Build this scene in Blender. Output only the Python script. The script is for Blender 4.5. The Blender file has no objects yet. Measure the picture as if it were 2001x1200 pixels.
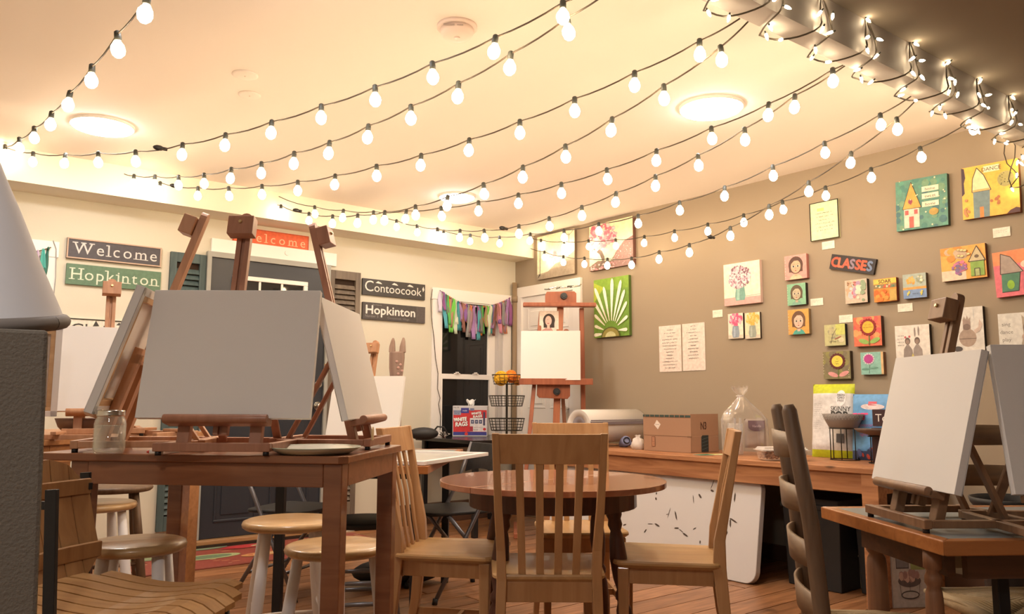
import bpy, math, random
from mathutils import Vector, Matrix, Euler
R = math.radians; PI = math.pi
random.seed(7)
C = bpy.data.collections.new('studio'); bpy.context.scene.collection.children.link(C)
S = bpy.context.scene

# ------------------------------------------------------------------ camera, world, exposure
F = 1560.0; CH = 1.04
PIT, ROLL, YAW = R(6.75), R(0.2), R(38.7)
fw = Vector((math.sin(YAW)*math.cos(PIT), math.cos(YAW)*math.cos(PIT), math.sin(PIT)))
rt = Vector((math.cos(YAW), -math.sin(YAW), 0)); up = rt.cross(fw)
rt, up = math.cos(ROLL)*rt+math.sin(ROLL)*up, -math.sin(ROLL)*rt+math.cos(ROLL)*up
cam = bpy.data.cameras.new('camera'); co = bpy.data.objects.new('camera', cam); C.objects.link(co)
M = Matrix((rt, up, -fw)).transposed().to_4x4(); M.translation = Vector((0, 0, CH))
co.matrix_world = M
cam.sensor_fit = 'HORIZONTAL'; cam.sensor_width = 36; cam.lens = F/2001*36; cam.clip_start = .05
S.camera = co
w = bpy.data.worlds.new('night'); S.world = w; w.use_nodes = True
w.node_tree.nodes['Background'].inputs[0].default_value = (.004, .006, .012, 1)
w.node_tree.nodes['Background'].inputs[1].default_value = 1.0
S.view_settings.view_transform = 'Standard'; S.view_settings.look = 'None'
S.view_settings.exposure = 0.06; S.view_settings.gamma = 1.0
S.view_settings.use_curve_mapping = False
BULB_E, DISC_E, MINI_E = 50.0, 62.0, 40.0
ROOM_LAMP = 45.0
# room planes (metres)
XR, YB, ZC = 4.80, 5.94, 2.592
XL, YF = -1.6, -2.2

def ray(px, py): return fw + rt*((px-1000.5)/F) - up*((py-600)/F)
O = Vector((0, 0, CH))
def onx(px, py, x): d = ray(px, py); return O + d*(x/d.x)
def ony(px, py, y): d = ray(px, py); return O + d*(y/d.y)
def onz(px, py, z): d = ray(px, py); return O + d*((z-CH)/d.z)
def atd(px, py, dep): return O + ray(px, py)*dep
cY, sY = math.cos(YAW), math.sin(YAW)
def G(lat, dep, z=0.0): return Vector((lat*cY+dep*sY, -lat*sY+dep*cY, z))
FACE = -38.7   # rotz (degrees) that turns a thing's front towards the viewpoint

# ------------------------------------------------------------------ materials
_m = {}
def sl(c): return tuple((v/255.0/12.92 if v/255.0 <= .04045 else ((v/255.0+.055)/1.055)**2.4) for v in c)
def mat(name, col, rough=.6, metal=0.0, emit=None, es=0, alpha=1, trans=0, bump=0, bs=60, spec=.5, coat=0, vary=0, ior=1.45):
    if name in _m: return _m[name]
    m = bpy.data.materials.new(name); m.use_nodes = True; nt = m.node_tree
    b = nt.nodes['Principled BSDF']; b.inputs['Base Color'].default_value = (*col, 1)
    b.inputs['Roughness'].default_value = rough; b.inputs['Metallic'].default_value = metal
    b.inputs['Specular IOR Level'].default_value = spec; b.inputs['Coat Weight'].default_value = coat
    b.inputs['IOR'].default_value = ior
    if emit: b.inputs['Emission Color'].default_value = (*emit, 1); b.inputs['Emission Strength'].default_value = es
    if trans: b.inputs['Transmission Weight'].default_value = trans
    if alpha < 1: b.inputs['Alpha'].default_value = alpha
    if vary or bump:
        tc = nt.nodes.new('ShaderNodeTexCoord'); n = nt.nodes.new('ShaderNodeTexNoise')
        n.inputs['Scale'].default_value = bs; n.inputs['Detail'].default_value = 4
        nt.links.new(tc.outputs['Object'], n.inputs['Vector'])
        if bump:
            bp = nt.nodes.new('ShaderNodeBump'); bp.inputs['Strength'].default_value = bump; bp.inputs['Distance'].default_value = .004
            nt.links.new(n.outputs[0], bp.inputs['Height']); nt.links.new(bp.outputs[0], b.inputs['Normal'])
        if vary:
            n2 = nt.nodes.new('ShaderNodeTexNoise'); n2.inputs['Scale'].default_value = 3; n2.inputs['Detail'].default_value = 5
            nt.links.new(tc.outputs['Object'], n2.inputs['Vector'])
            r = nt.nodes.new('ShaderNodeValToRGB'); r.color_ramp.elements[0].position = .3; r.color_ramp.elements[1].position = .7
            r.color_ramp.elements[0].color = (*[v*(1-vary) for v in col], 1); r.color_ramp.elements[1].color = (*[min(1, v*(1+vary)) for v in col], 1)
            nt.links.new(n2.outputs[0], r.inputs[0]); nt.links.new(r.outputs[0], b.inputs['Base Color'])
    _m[name] = m; return m
def wood(name, c1, c2, axis='X', scale=1.0, rough=.42, knots=0, coat=0.0, percopy=0.0):
    if name in _m: return _m[name]
    m = bpy.data.materials.new(name); m.use_nodes = True; nt = m.node_tree; L = nt.links
    b = nt.nodes['Principled BSDF']; b.inputs['Roughness'].default_value = rough; b.inputs['Coat Weight'].default_value = coat
    tc = nt.nodes.new('ShaderNodeTexCoord'); mp = nt.nodes.new('ShaderNodeMapping')
    s = {'X': (1.2, 14, 14), 'Y': (14, 1.2, 14), 'Z': (14, 14, 1.2)}[axis]
    mp.inputs['Scale'].default_value = tuple(v*scale for v in s)
    oi = nt.nodes.new('ShaderNodeObjectInfo'); ad = nt.nodes.new('ShaderNodeVectorMath'); ad.operation = 'MULTIPLY_ADD'
    L.new(oi.outputs['Random'], ad.inputs[0]); ad.inputs[1].default_value = (7, 5, 3); L.new(tc.outputs['Object'], ad.inputs[2])
    L.new(ad.outputs[0], mp.inputs[0])
    n = nt.nodes.new('ShaderNodeTexNoise'); n.inputs['Scale'].default_value = 2.2; n.inputs['Detail'].default_value = 6; n.inputs['Distortion'].default_value = .9
    L.new(mp.outputs[0], n.inputs['Vector'])
    r = nt.nodes.new('ShaderNodeValToRGB'); r.color_ramp.elements[0].position = .32; r.color_ramp.elements[1].position = .68
    r.color_ramp.elements[0].color = (*c2, 1); r.color_ramp.elements[1].color = (*c1, 1)
    L.new(n.outputs[0], r.inputs[0]); last = r.outputs[0]
    if knots:
        v = nt.nodes.new('ShaderNodeTexVoronoi'); v.inputs['Scale'].default_value = 2.6
        m3 = nt.nodes.new('ShaderNodeMapping'); m3.inputs['Scale'].default_value = (1, 1.0, 2.0)
        L.new(ad.outputs[0], m3.inputs[0]); L.new(m3.outputs[0], v.inputs['Vector'])
        r2 = nt.nodes.new('ShaderNodeValToRGB'); r2.color_ramp.elements[0].position = .05; r2.color_ramp.elements[1].position = .11
        r2.color_ramp.elements[0].color = (.12, .12, .12, 1); r2.color_ramp.elements[1].color = (1, 1, 1, 1)
        L.new(v.outputs['Distance'], r2.inputs[0])
        mx = nt.nodes.new('ShaderNodeMix'); mx.data_type = 'RGBA'; mx.blend_type = 'MULTIPLY'; mx.inputs[0].default_value = knots
        L.new(last, mx.inputs[6]); L.new(r2.outputs[0], mx.inputs[7]); last = mx.outputs[2]
    if percopy:
        hs = nt.nodes.new('ShaderNodeHueSaturation'); mr = nt.nodes.new('ShaderNodeMapRange')
        mr.inputs[3].default_value = 1-percopy; mr.inputs[4].default_value = 1+percopy
        L.new(oi.outputs['Random'], mr.inputs[0]); L.new(mr.outputs[0], hs.inputs['Value']); L.new(last, hs.inputs['Color']); last = hs.outputs[0]
    L.new(last, b.inputs['Base Color'])
    bp = nt.nodes.new('ShaderNodeBump'); bp.inputs['Strength'].default_value = .15; bp.inputs['Distance'].default_value = .002
    L.new(n.outputs[0], bp.inputs['Height']); L.new(bp.outputs[0], b.inputs['Normal'])
    _m[name] = m; return m
def paintmat():
    if 'paint' in _m: return _m['paint']
    m = bpy.data.materials.new('paint'); m.use_nodes = True; nt = m.node_tree
    a = nt.nodes.new('ShaderNodeAttribute'); a.attribute_name = 'Col'
    n = nt.nodes.new('ShaderNodeTexNoise'); n.inputs['Scale'].default_value = 45; n.inputs['Detail'].default_value = 3
    tc = nt.nodes.new('ShaderNodeTexCoord'); nt.links.new(tc.outputs['Object'], n.inputs['Vector'])
    mr = nt.nodes.new('ShaderNodeMapRange'); mr.inputs[1].default_value = .3; mr.inputs[2].default_value = .7
    mr.inputs[3].default_value = .86; mr.inputs[4].default_value = 1.08
    hs = nt.nodes.new('ShaderNodeHueSaturation')
    nt.links.new(n.outputs[0], mr.inputs[0]); nt.links.new(mr.outputs[0], hs.inputs['Value'])
    nt.links.new(a.outputs['Color'], hs.inputs['Color'])
    b = nt.nodes['Principled BSDF']; b.inputs['Roughness'].default_value = .55
    nt.links.new(hs.outputs[0], b.inputs['Base Color'])
    _m['paint'] = m; return m
def thinmat(name, col, alpha, rough=.08):
    if name in _m: return _m[name]
    m = bpy.data.materials.new(name); m.use_nodes = True; nt = m.node_tree; nt.nodes.clear()
    o = nt.nodes.new('ShaderNodeOutputMaterial'); mx = nt.nodes.new('ShaderNodeMixShader')
    t = nt.nodes.new('ShaderNodeBsdfTransparent'); g = nt.nodes.new('ShaderNodeBsdfGlossy'); d = nt.nodes.new('ShaderNodeBsdfDiffuse')
    g.inputs['Roughness'].default_value = rough; d.inputs[0].default_value = (*col, 1); g.inputs[0].default_value = (1, 1, 1, 1)
    m2 = nt.nodes.new('ShaderNodeMixShader'); m2.inputs[0].default_value = .45
    nt.links.new(d.outputs[0], m2.inputs[1]); nt.links.new(g.outputs[0], m2.inputs[2])
    lw = nt.nodes.new('ShaderNodeLayerWeight'); lw.inputs[0].default_value = .35
    mr = nt.nodes.new('ShaderNodeMapRange'); mr.inputs[3].default_value = alpha; mr.inputs[4].default_value = min(1, alpha+.55)
    nt.links.new(lw.outputs['Facing'], mr.inputs[0]); nt.links.new(mr.outputs[0], mx.inputs[0])
    nt.links.new(t.outputs[0], mx.inputs[1]); nt.links.new(m2.outputs[0], mx.inputs[2]); nt.links.new(mx.outputs[0], o.inputs[0])
    _m[name] = m; return m

# ------------------------------------------------------------------ mesh builder
class MB:
    def __init__(s): s.v = []; s.f = []; s.sm = []
    def add(s, vs, fs, smooth=False):
        b = len(s.v); s.v += [tuple(v) for v in vs]; s.f += [tuple(i+b for i in f) for f in fs]; s.sm += [smooth]*len(fs); return s
    def box(s, x0, x1, y0, y1, z0, z1, M=None):
        vs = [Vector((x, y, z)) for z in (z0, z1) for y in (y0, y1) for x in (x0, x1)]
        if M: vs = [M @ v for v in vs]
        return s.add(vs, [(0, 2, 3, 1), (4, 5, 7, 6), (0, 1, 5, 4), (2, 6, 7, 3), (0, 4, 6, 2), (1, 3, 7, 5)])
    def bar(s, p, q, w, h, upv=(0, 0, 1)):
        p = Vector(p); q = Vector(q); d = (q-p).normalized(); u = Vector(upv)
        a = d.cross(u)
        if a.length < 1e-4: a = d.cross(Vector((0, 1, 0)))
        a.normalize(); c = a.cross(d).normalized()
        vs = [e+a*i*w/2+c*j*h/2 for e in (p, q) for i, j in ((-1, -1), (1, -1), (1, 1), (-1, 1))]
        return s.add(vs, [(3, 2, 1, 0), (4, 5, 6, 7), (0, 1, 5, 4), (1, 2, 6, 5), (2, 3, 7, 6), (3, 0, 4, 7)])
    def cyl(s, p, q, r0, r1=None, n=12, caps=True):
        if r1 is None: r1 = r0
        return s.tube([p, q], [r0, r1], n, caps)
    def tube(s, pts, r, n=8, caps=True):
        pts = [Vector(p) for p in pts]
        if not hasattr(r, '__len__'): r = [r]*len(pts)
        vs = []; prev = None
        for i, p in enumerate(pts):
            d = (pts[min(i+1, len(pts)-1)]-pts[max(i-1, 0)]).normalized()
            if prev is None:
                a = d.cross(Vector((0, 0, 1)))
                if a.length < .05: a = d.cross(Vector((0, 1, 0)))
            else: a = prev-d*prev.dot(d)
            a.normalize(); prev = a; c = d.cross(a)
            vs += [p+(a*math.cos(2*PI*k/n)+c*math.sin(2*PI*k/n))*r[i] for k in range(n)]
        m = len(pts)
        fs = [(i*n+k, i*n+(k+1) % n, (i+1)*n+(k+1) % n, (i+1)*n+k) for i in range(m-1) for k in range(n)]
        s.add(vs, fs, True)
        if caps:
            b = len(s.v)-len(vs)
            s.f.append(tuple(b+k for k in reversed(range(n)))); s.f.append(tuple(b+(m-1)*n+k for k in range(n))); s.sm += [False, False]
        return s
    def lathe(s, prof, n=24, M=None, smooth=True, cap=True):
        vs = []
        for r, z in prof:
            vs += [Vector((r*math.cos(2*PI*k/n), r*math.sin(2*PI*k/n), z)) for k in range(n)]
        if M: vs = [M @ v for v in vs]
        m = len(prof)
        s.add(vs, [(i*n+k, i*n+(k+1) % n, (i+1)*n+(k+1) % n, (i+1)*n+k) for i in range(m-1) for k in range(n)], smooth)
        if cap:
            b = len(s.v)-len(vs)
            s.f.append(tuple(b+k for k in reversed(range(n)))); s.f.append(tuple(b+(m-1)*n+k for k in range(n))); s.sm += [False, False]
        return s
    def prism(s, poly, y0, y1, M=None):     # polygon in XZ, extruded along Y
        n = len(poly)
        vs = [Vector((x, y, z)) for y in (y0, y1) for x, z in poly]
        if M: vs = [M @ v for v in vs]
        return s.add(vs, [tuple(range(n)), tuple(reversed(range(n, 2*n)))]+[((k+1) % n, k, n+k, n+(k+1) % n) for k in range(n)])
    def slab(s, poly, z0, z1, M=None):      # polygon in XY, extruded along Z
        n = len(poly)
        vs = [Vector((x, y, z)) for z in (z0, z1) for x, y in poly]
        if M: vs = [M @ v for v in vs]
        return s.add(vs, [tuple(reversed(range(n))), tuple(range(n, 2*n))]+[(k, (k+1) % n, n+(k+1) % n, n+k) for k in range(n)])
    def grid(s, fn, nu, nv, smooth=True):
        vs = [fn(i/nu, j/nv) for j in range(nv+1) for i in range(nu+1)]
        return s.add(vs, [(j*(nu+1)+i, j*(nu+1)+i+1, (j+1)*(nu+1)+i+1, (j+1)*(nu+1)+i) for j in range(nv) for i in range(nu)], smooth)
    def ball(s, c, rx, ry=None, rz=None, nu=12, nv=8):
        ry = ry or rx; rz = rz or rx; c = Vector(c)
        prof = [(math.sin(PI*j/nv), -math.cos(PI*j/nv)) for j in range(nv+1)]
        prof[0] = (.001, -1); prof[-1] = (.001, 1)
        Mx = Matrix.Translation(c) @ Matrix.Diagonal((rx, ry, rz, 1))
        return s.lathe(prof, nu, Mx)
    def mesh(s, name, m):
        me = bpy.data.meshes.new(name); me.from_pydata(s.v, [], s.f); me.materials.append(m)
        me.polygons.foreach_set('use_smooth', s.sm); me.update(); return me
def link(name, me, parent=None, bevel=0):
    o = bpy.data.objects.new(name, me); C.objects.link(o)
    if parent: o.parent = parent
    if bevel:
        b = o.modifiers.new('bevel', 'BEVEL'); b.width = bevel; b.segments = 2; b.limit_method = 'ANGLE'; b.angle_limit = R(50)
    return o
def part(name, mb, m, parent=None, bevel=0, label=None, loc=None):
    o = link(name, mb.mesh(name, m), parent, bevel)
    if label: o['label'] = label
    if loc is not None: o.location = loc
    return o
def tag(o, label, cat, group=None):
    o['label'] = label; o['category'] = cat
    if group: o['group'] = group
    return o
def thing(name, label, cat, loc=(0, 0, 0), rz=0, group=None):
    o = bpy.data.objects.new(name, None); C.objects.link(o); o.empty_display_size = .1
    o.location = loc; o.rotation_euler = (0, 0, R(rz)); return tag(o, label, cat, group)
def struct(name, mb, m, parent=None, bevel=0):
    o = link(name, mb.mesh(name, m), parent, bevel)
    if not parent: o['kind'] = 'structure'
    return o
def sempty(name, loc=(0, 0, 0), rz=0):
    o = bpy.data.objects.new(name, None); C.objects.link(o); o.location = loc; o.rotation_euler = (0, 0, R(rz)); o['kind'] = 'structure'; return o
def dup(root, loc=None, rz=None, label=None, group=None):
    def cp(o, p):
        c = o.copy(); C.objects.link(c); c.parent = p
        for ch in [x for x in kids.get(o, [])]: cp(ch, c)
        return c
    kids = {}
    for o in C.objects:
        if o.parent: kids.setdefault(o.parent, []).append(o)
    c = cp(root, None)
    if loc is not None: c.location = loc
    if rz is not None: c.rotation_euler = (0, 0, R(rz))
    if label: c['label'] = label
    if group: c['group'] = group
    return c

# ------------------------------------------------------------------ flat painted designs (real paint on real boards)
_tx = {}
def textmesh(t, serif=False):
    k = t
    if k in _tx: return _tx[k]
    cu = bpy.data.curves.new('t', 'FONT'); cu.body = t; cu.size = 1.0; cu.resolution_u = 3
    ob = bpy.data.objects.new('t', cu); S.collection.objects.link(ob)
    bpy.context.view_layer.update()
    dg = bpy.context.evaluated_depsgraph_get(); me = ob.evaluated_get(dg).to_mesh()
    vs = [(v.co.x, v.co.y) for v in me.vertices]; fs = [tuple(p.vertices) for p in me.polygons]
    ob.evaluated_get(dg).to_mesh_clear(); bpy.data.objects.remove(ob); bpy.data.curves.remove(cu)
    _tx[k] = (vs, fs); return _tx[k]
class Pic:
    """2D shapes in the unit square (u right, v up) laid on a board of w x h metres, front towards -y."""
    def __init__(s, w, h, y=0, step=.00015): s.w = w; s.h = h; s.y = y; s.st = step; s.n = 0; s.held = 0; s.sub = 0; s.v = []; s.f = []; s.c = []
    def _add(s, pts, fs, col):
        s.n += 0 if s.held else 1; b = len(s.v); s.sub += 1; y = s.y-s.st*s.n-4e-6*s.sub
        s.v += [((min(1, max(0, u))-.5)*s.w, y, (min(1, max(0, v))-.5)*s.h) for u, v in pts]; s.f += [tuple(i+b for i in f) for f in fs]; s.c += [col]*len(fs); return s
    def poly(s, pts, col): return s._add(pts, [tuple(range(len(pts)))], sl(col))
    def rect(s, u0, v0, u1, v1, col): return s.poly([(u0, v0), (u1, v0), (u1, v1), (u0, v1)], col)
    def ell(s, u, v, ru, rv, col, n=20, a=0):
        ca, sa = math.cos(R(a)), math.sin(R(a)); asp = s.w/s.h
        return s.poly([(u+(ru*math.cos(t)*ca-rv/asp*math.sin(t)*sa), v+(ru*asp*math.cos(t)*sa+rv*math.sin(t)*ca)) for t in [2*PI*k/n for k in range(n)]], col)
    def line(s, pts, wd, col):   # wd in metres
        if not s.held: s.n += 1; s.held = 1; s.line(pts, wd, col); s.held = 0; return s
        for (a, b), (c, d) in zip(pts[:-1], pts[1:]):
            dx, dz = (c-a)*s.w, (d-b)*s.h; L = math.hypot(dx, dz) or 1e-6; nx, nz = -dz/L*wd/2, dx/L*wd/2
            s.poly([(a+nx/s.w, b+nz/s.h), (a-nx/s.w, b-nz/s.h), (c-nx/s.w, d-nz/s.h), (c+nx/s.w, d+nz/s.h)], col)
        return s
    def scrib(s, u0, u1, v, amp, wd, col, seed=0, gaps=.25):
        rnd = random.Random(seed); u = u0; pts = []
        if not s.held: s.n += 1; s.held = 1; s.scrib(u0, u1, v, amp, wd, col, seed, gaps); s.held = 0; return s
        while u < u1:
            if rnd.random() < gaps and pts: s.line(pts, wd, col) if len(pts) > 1 else None; pts = []; u += (u1-u0)*.02
            pts.append((u, v+rnd.uniform(-amp, amp))); u += (u1-u0)*.018
        if len(pts) > 1: s.line(pts, wd, col)
        return s
    def text(s, t, u, v, size, col, wide=1.0, shear=0, rot=0, bold=0, width=None, serif=0):
        """size: cap height-ish in units of board height; width: fit total width to this many board widths"""
        vs, fs = textmesh(t)
        if not vs: return s
        x0 = min(p[0] for p in vs); x1 = max(p[0] for p in vs)
        k = size*s.h/.7; kx = k*wide
        if width: kx = width*s.w/(x1-x0)
        ca, sa = math.cos(R(rot)), math.sin(R(rot)); out = []
        for x, y in vs:
            X = (x-(x0+x1)/2)*kx+shear*y*k; Z = y*k
            out.append((u+(X*ca-Z*sa)/s.w, v+(X*sa+Z*ca)/s.h))
        offs = [(0, 0)] if not bold else [(0, 0), (bold, 0), (-bold, 0), (0, bold), (0, -bold)]
        s.n += 1; hh = s.held; s.held = 1
        for dx, dz in offs: s._add([(a+dx/s.w, b+dz/s.h) for a, b in out], fs, sl(col))
        s.held = hh; return s
    def mesh(s, name='design'):
        me = bpy.data.meshes.new(name); me.from_pydata(s.v, [], s.f); me.materials.append(paintmat())
        at = me.color_attributes.new('Col', 'FLOAT_COLOR', 'CORNER'); i = 0; d = []
        for f, c in zip(s.f, s.c): d += [*c, 1.0]*len(f)
        at.data.foreach_set('color', d); me.update(); return me
    def put(s, name, parent, loc=(0, 0, 0), rot=(0, 0, 0)):
        o = link(name, s.mesh(name), parent); o.location = loc; o.rotation_euler = rot; return o
# ------------------------------------------------------------------ materials in use
M_back = mat('back_wall_paint', (.67, .64, .54), .8, bump=.1, bs=180, spec=.2)
M_right = mat('taupe_wall_paint', (.375, .310, .232), .75, bump=.1, bs=180, spec=.25)
M_ceil = mat('ceiling_paint', (.84, .77, .71), .85, spec=.15, bump=.05, bs=120)
M_dark = mat('front_room_unlit', (.30, .25, .20), .85)  # dark because the front ceiling is unlit: shade put into the colour
M_beam = mat('beam_paint', (.46, .42, .40), .6)
M_trim = mat('white_trim', (.86, .84, .82), .35)
M_floorw = wood('pine_floor', (.40, .19, .085), (.20, .085, .035), 'X', 1.1, .38, knots=.5, percopy=.25)
M_gap = mat('floor_gap', (.03, .015, .008), .9)
M_table = wood('brown_table_wood', (.31, .125, .058), (.21, .078, .036), 'X', .9, .28, coat=.25)
M_maple = wood('maple', (.54, .31, .145), (.44, .235, .10), 'Z', .8, .36, coat=.15)
M_stoolseat = wood('stool_seat_wood', (.58, .38, .18), (.42, .25, .11), 'X', .8, .3, coat=.3)
M_beech = wood('beech_easel', (.56, .30, .165), (.44, .215, .11), 'Z', 1.2, .45)
M_dkbeech = wood('dark_easel', (.42, .20, .125), (.33, .15, .09), 'Z', 1.2, .4)
M_redeasel = wood('red_easel', (.42, .135, .065), (.30, .09, .045), 'Z', 1.0, .4)
M_bench = wood('rustic_pine', (.50, .24, .11), (.30, .12, .05), 'Y', .9, .55, knots=.8)
M_cherry = wood('cherry_table', (.40, .17, .09), (.33, .13, .07), 'X', .8, .16, coat=.5)
M_dkleg = wood('dark_leg', (.10, .035, .02), (.06, .02, .012), 'Z', 1, .3)
M_orangewood = wood('orange_edge_wood', (.50, .20, .065), (.36, .13, .04), 'X', 1, .3)
M_oldwood = wood('old_chair_wood', (.20, .125, .075), (.12, .07, .04), 'Z', 1, .5)
M_white = mat('white_paint', (.82, .80, .80), .4)
M_canvas = mat('canvas_white', (.82, .81, .80), .8, bump=.25, bs=900)
M_black = mat('black_metal', (.012, .012, .014), .4)
M_blackp = mat('black_plastic', (.02, .02, .022), .55)
M_grey = mat('grey_metal', (.20, .20, .22), .35, .6)
M_chrome = mat('chrome', (.75, .74, .70), .2, 1.0)
M_brass = mat('brass', (.8, .65, .35), .3, 1.0)
M_glassdark = mat('night_glass', (.012, .012, .013), .04, spec=.6)
M_cord = mat('cord', (.06, .045, .03), .6)
M_socket = mat('socket', (.05, .055, .05), .5)
M_bulb = mat('bulb_glow', (1, .8, .5), .3, emit=(1.0, .74, .46), es=BULB_E)
M_mini = mat('mini_glow', (1, .85, .6), .3, emit=(1.0, .78, .48), es=MINI_E)
M_disc = mat('ceiling_light_glow', (1, 1, 1), .3, emit=(1.0, .95, .92), es=DISC_E)
M_card = mat('cardboard', (.40, .235, .15), .8)
M_paper = mat('paper', (.84, .80, .77), .7)

# ------------------------------------------------------------------ the room
gap = MB().box(XL-.1, XR+.1, YF-.1, YB+.1, -.06, -.012)
floor = struct('floor', gap, M_gap)
PW = .165
y = YB; row = 0; lens = [2.1, 2.7, 1.8, 2.4]; pm = {}
while y > YF:
    y0 = max(y-PW, YF); x = XL-random.uniform(0, 1.6)
    while x < XR:
        L = lens[random.randrange(4)]; x0 = max(x, XL); x1 = min(x+L, XR)
        if x1-x0 > .05:
            key = (round(x1-x0, 2), round(y-y0, 3))
            if key not in pm:
                pm[key] = MB().box(.002, x1-x0-.002, .0032, y-y0-.0032, -.012, 0).mesh('plank', M_floorw)
            o = link('plank', pm[key], floor); o.location = (x0, y0, random.uniform(-.0008, 0))
        x += L
    y = y0; row += 1
struct('ceiling', MB().box(XL-.1, XR+.1, 1.55, YB+.1, ZC, ZC+.1), M_ceil)
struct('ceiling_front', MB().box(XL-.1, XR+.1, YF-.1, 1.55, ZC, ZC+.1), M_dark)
SZ, SY = 2.381, 5.665
struct('trim_1', MB().box(XL, XR, SY, YB, SZ, ZC), mat('soffit_paint', (.86, .80, .66), .8))
# beam across the room, hung a little askew
BZ = 2.434
def bym(x): return 1.537-(x-2.4)*.032
bm_ = MB()
vs = []
for x in (XL, XR):
    yn = bym(x); vs += [(x, yn, BZ), (x, yn+.105, BZ), (x, yn+.105, ZC), (x, yn, ZC)]
bm_.add(vs, [(0, 3, 2, 1), (4, 5, 6, 7), (0, 1, 5, 4), (1, 2, 6, 5), (2, 3, 7, 6), (3, 0, 4, 7)])
struct('trim_2', bm_, M_beam)
struct('wall_back', MB().box(XL-.1, XR+.1, YB, YB+.12, 0, ZC+.1), M_back)
struct('wall_right', MB().box(XR, XR+.12, YF-.1, YB, 0, ZC+.1), M_right)
struct('wall_left', MB().box(XL-.12, XL, YF-.1, YB+.1, 0, ZC+.1), M_back)
struct('wall_front', MB().box(XL-.1, XR+.1, YF-.12, YF, 0, ZC+.1), M_dark)
# baseboards and pipe
bb = mat('brown_baseboard', (.12, .06, .035), .5)
struct('baseboard_back', MB().box(XL, 1.58, YB-.016, YB, 0, .10).box(3.14, 3.45, YB-.016, YB, 0, .10).box(3.45, XR, YB-.05, YB, 0, .17), bb, bevel=.003)
struct('baseboard_right', MB().box(XR-.016, XR, YF, 4.98, 0, .10), bb, bevel=.003)
struct('trim_3', MB().cyl((XR-.045, YB-.045, 0), (XR-.045, YB-.045, 2.17), .024, n=12).cyl((XR-.045, YB-.045, 1.98), (XR-.045, YB-.045, 2.04), .03, n=12), mat('pipe_paint', (.30, .22, .14), .5))
# wall end close by on the left, under the hood
a = G((92-1000.5)/F*.84, .84)
pe = MB(); M0 = Matrix.Translation(a) @ Matrix.Rotation(R(FACE+31), 4, 'Z')
pe.prism([(-.42, 0), (.030, 0), (0, 1.113), (-.42, 1.113)], 0, .10, M0)
struct('wall_partition', pe, mat('grey_partition', (.150, .128, .103), .8, bump=.3, bs=300), bevel=.004)

# ------------------------------------------------------------------ front door on the back wall
DX0, DX1 = 1.895, 2.815
d1 = sempty('door_1', ((DX0+DX1)/2, YB, 0))
W = DX1-DX0
M_door = mat('navy_door', (.028, .033, .045), .38)
struct('slab', MB().box(-W/2, W/2, -.03, 0, .06, 2.09), M_door, d1, .003)
def ringbox(mb, x0, x1, z0, z1, t, y0, y1):
    mb.box(x0, x1, y0, y1, z1-t, z1); mb.box(x0, x1, y0, y1, z0, z0+t); mb.box(x0, x0+t, y0, y1, z0+t, z1-t); mb.box(x1-t, x1, y0, y1, z0+t, z1-t); return mb
for k, (x0, x1) in enumerate(((-W/2+.10, -.05), (.05, W/2-.10))):
    for z0, z1 in ((.17, .62), (.72, .86+.12)):
        pn = MB(); ringbox(pn, x0, x1, z0, z1, .018, -.037, -.028); pn.box(x0+.05, x1-.05, -.038, -.028, z0+.05, z1-.05)
        struct('panel', pn, M_door, d1, .004)
wx0, wx1 = 2.055-2.355, 2.65-2.355
struct('window_frame', ringbox(MB(), wx0, wx1, 1.17, 1.972, .034, -.052, -.025), M_trim, d1, .004)
struct('pane', MB().box(wx0+.03, wx1-.03, -.034, -.028, 1.2, 1.94), M_glassdark, d1)
mu = MB()
for k in (1, 2): xx = wx0+.034+(wx1-wx0-.068)*k/3; mu.box(xx-.008, xx+.008, -.044, -.03, 1.2, 1.94)
for k in (1, 2): zz = 1.204+(1.938-1.204)*k/3; mu.box(wx0+.03, wx1-.03, -.043, -.03, zz-.008, zz+.008)
struct('muntin', mu, M_trim, d1)
kn = MB()
kx = ony(616, 797, YB).x-2.355
kn.cyl((kx, -.03, 1.0), (kx, -.045, 1.0), .033, n=20); kn.cyl((kx, -.045, 1.0), (kx, -.075, 1.0), .012); kn.ball((kx, -.088, 1.0), .028, .02, .028, 16, 10)
struct('knob', kn, M_chrome, d1)
struct('deadbolt', MB().cyl((kx, -.03, 1.17), (kx, -.05, 1.17), .032, .028, 20).cyl((kx, -.05, 1.17), (kx, -.056, 1.17), .012), M_chrome, d1)
fr = MB().box(-W/2-.03, -W/2, -.05, 0, .06, 2.09).box(W/2, W/2+.028, -.05, 0, .06, 2.09).box(-W/2-.03, W/2+.028, -.05, 0, 2.09, 2.13)
struct('jamb', fr, mat('grey_jamb', (.35, .36, .34), .5), d1)
struct('header', MB().box(-W/2-.0, W/2+.09, -.022, 0, 2.13, 2.235), M_trim, d1, .003)
struct('threshold', MB().box(-W/2-.03, W/2+.03, -.10, 0, .028, .058), wood('threshold_wood', (.42, .24, .11), (.33, .18, .08), 'X'), d1, .004)
struct('sill', MB().box(-W/2-.03, W/2+.03, -.11, 0, 0, .028), M_gap, d1)
# small hook on the header
struct('hook', MB().cyl((.125, -.022, 2.19), (.125, -.03, 2.19), .02, n=16), M_trim, d1)

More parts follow.
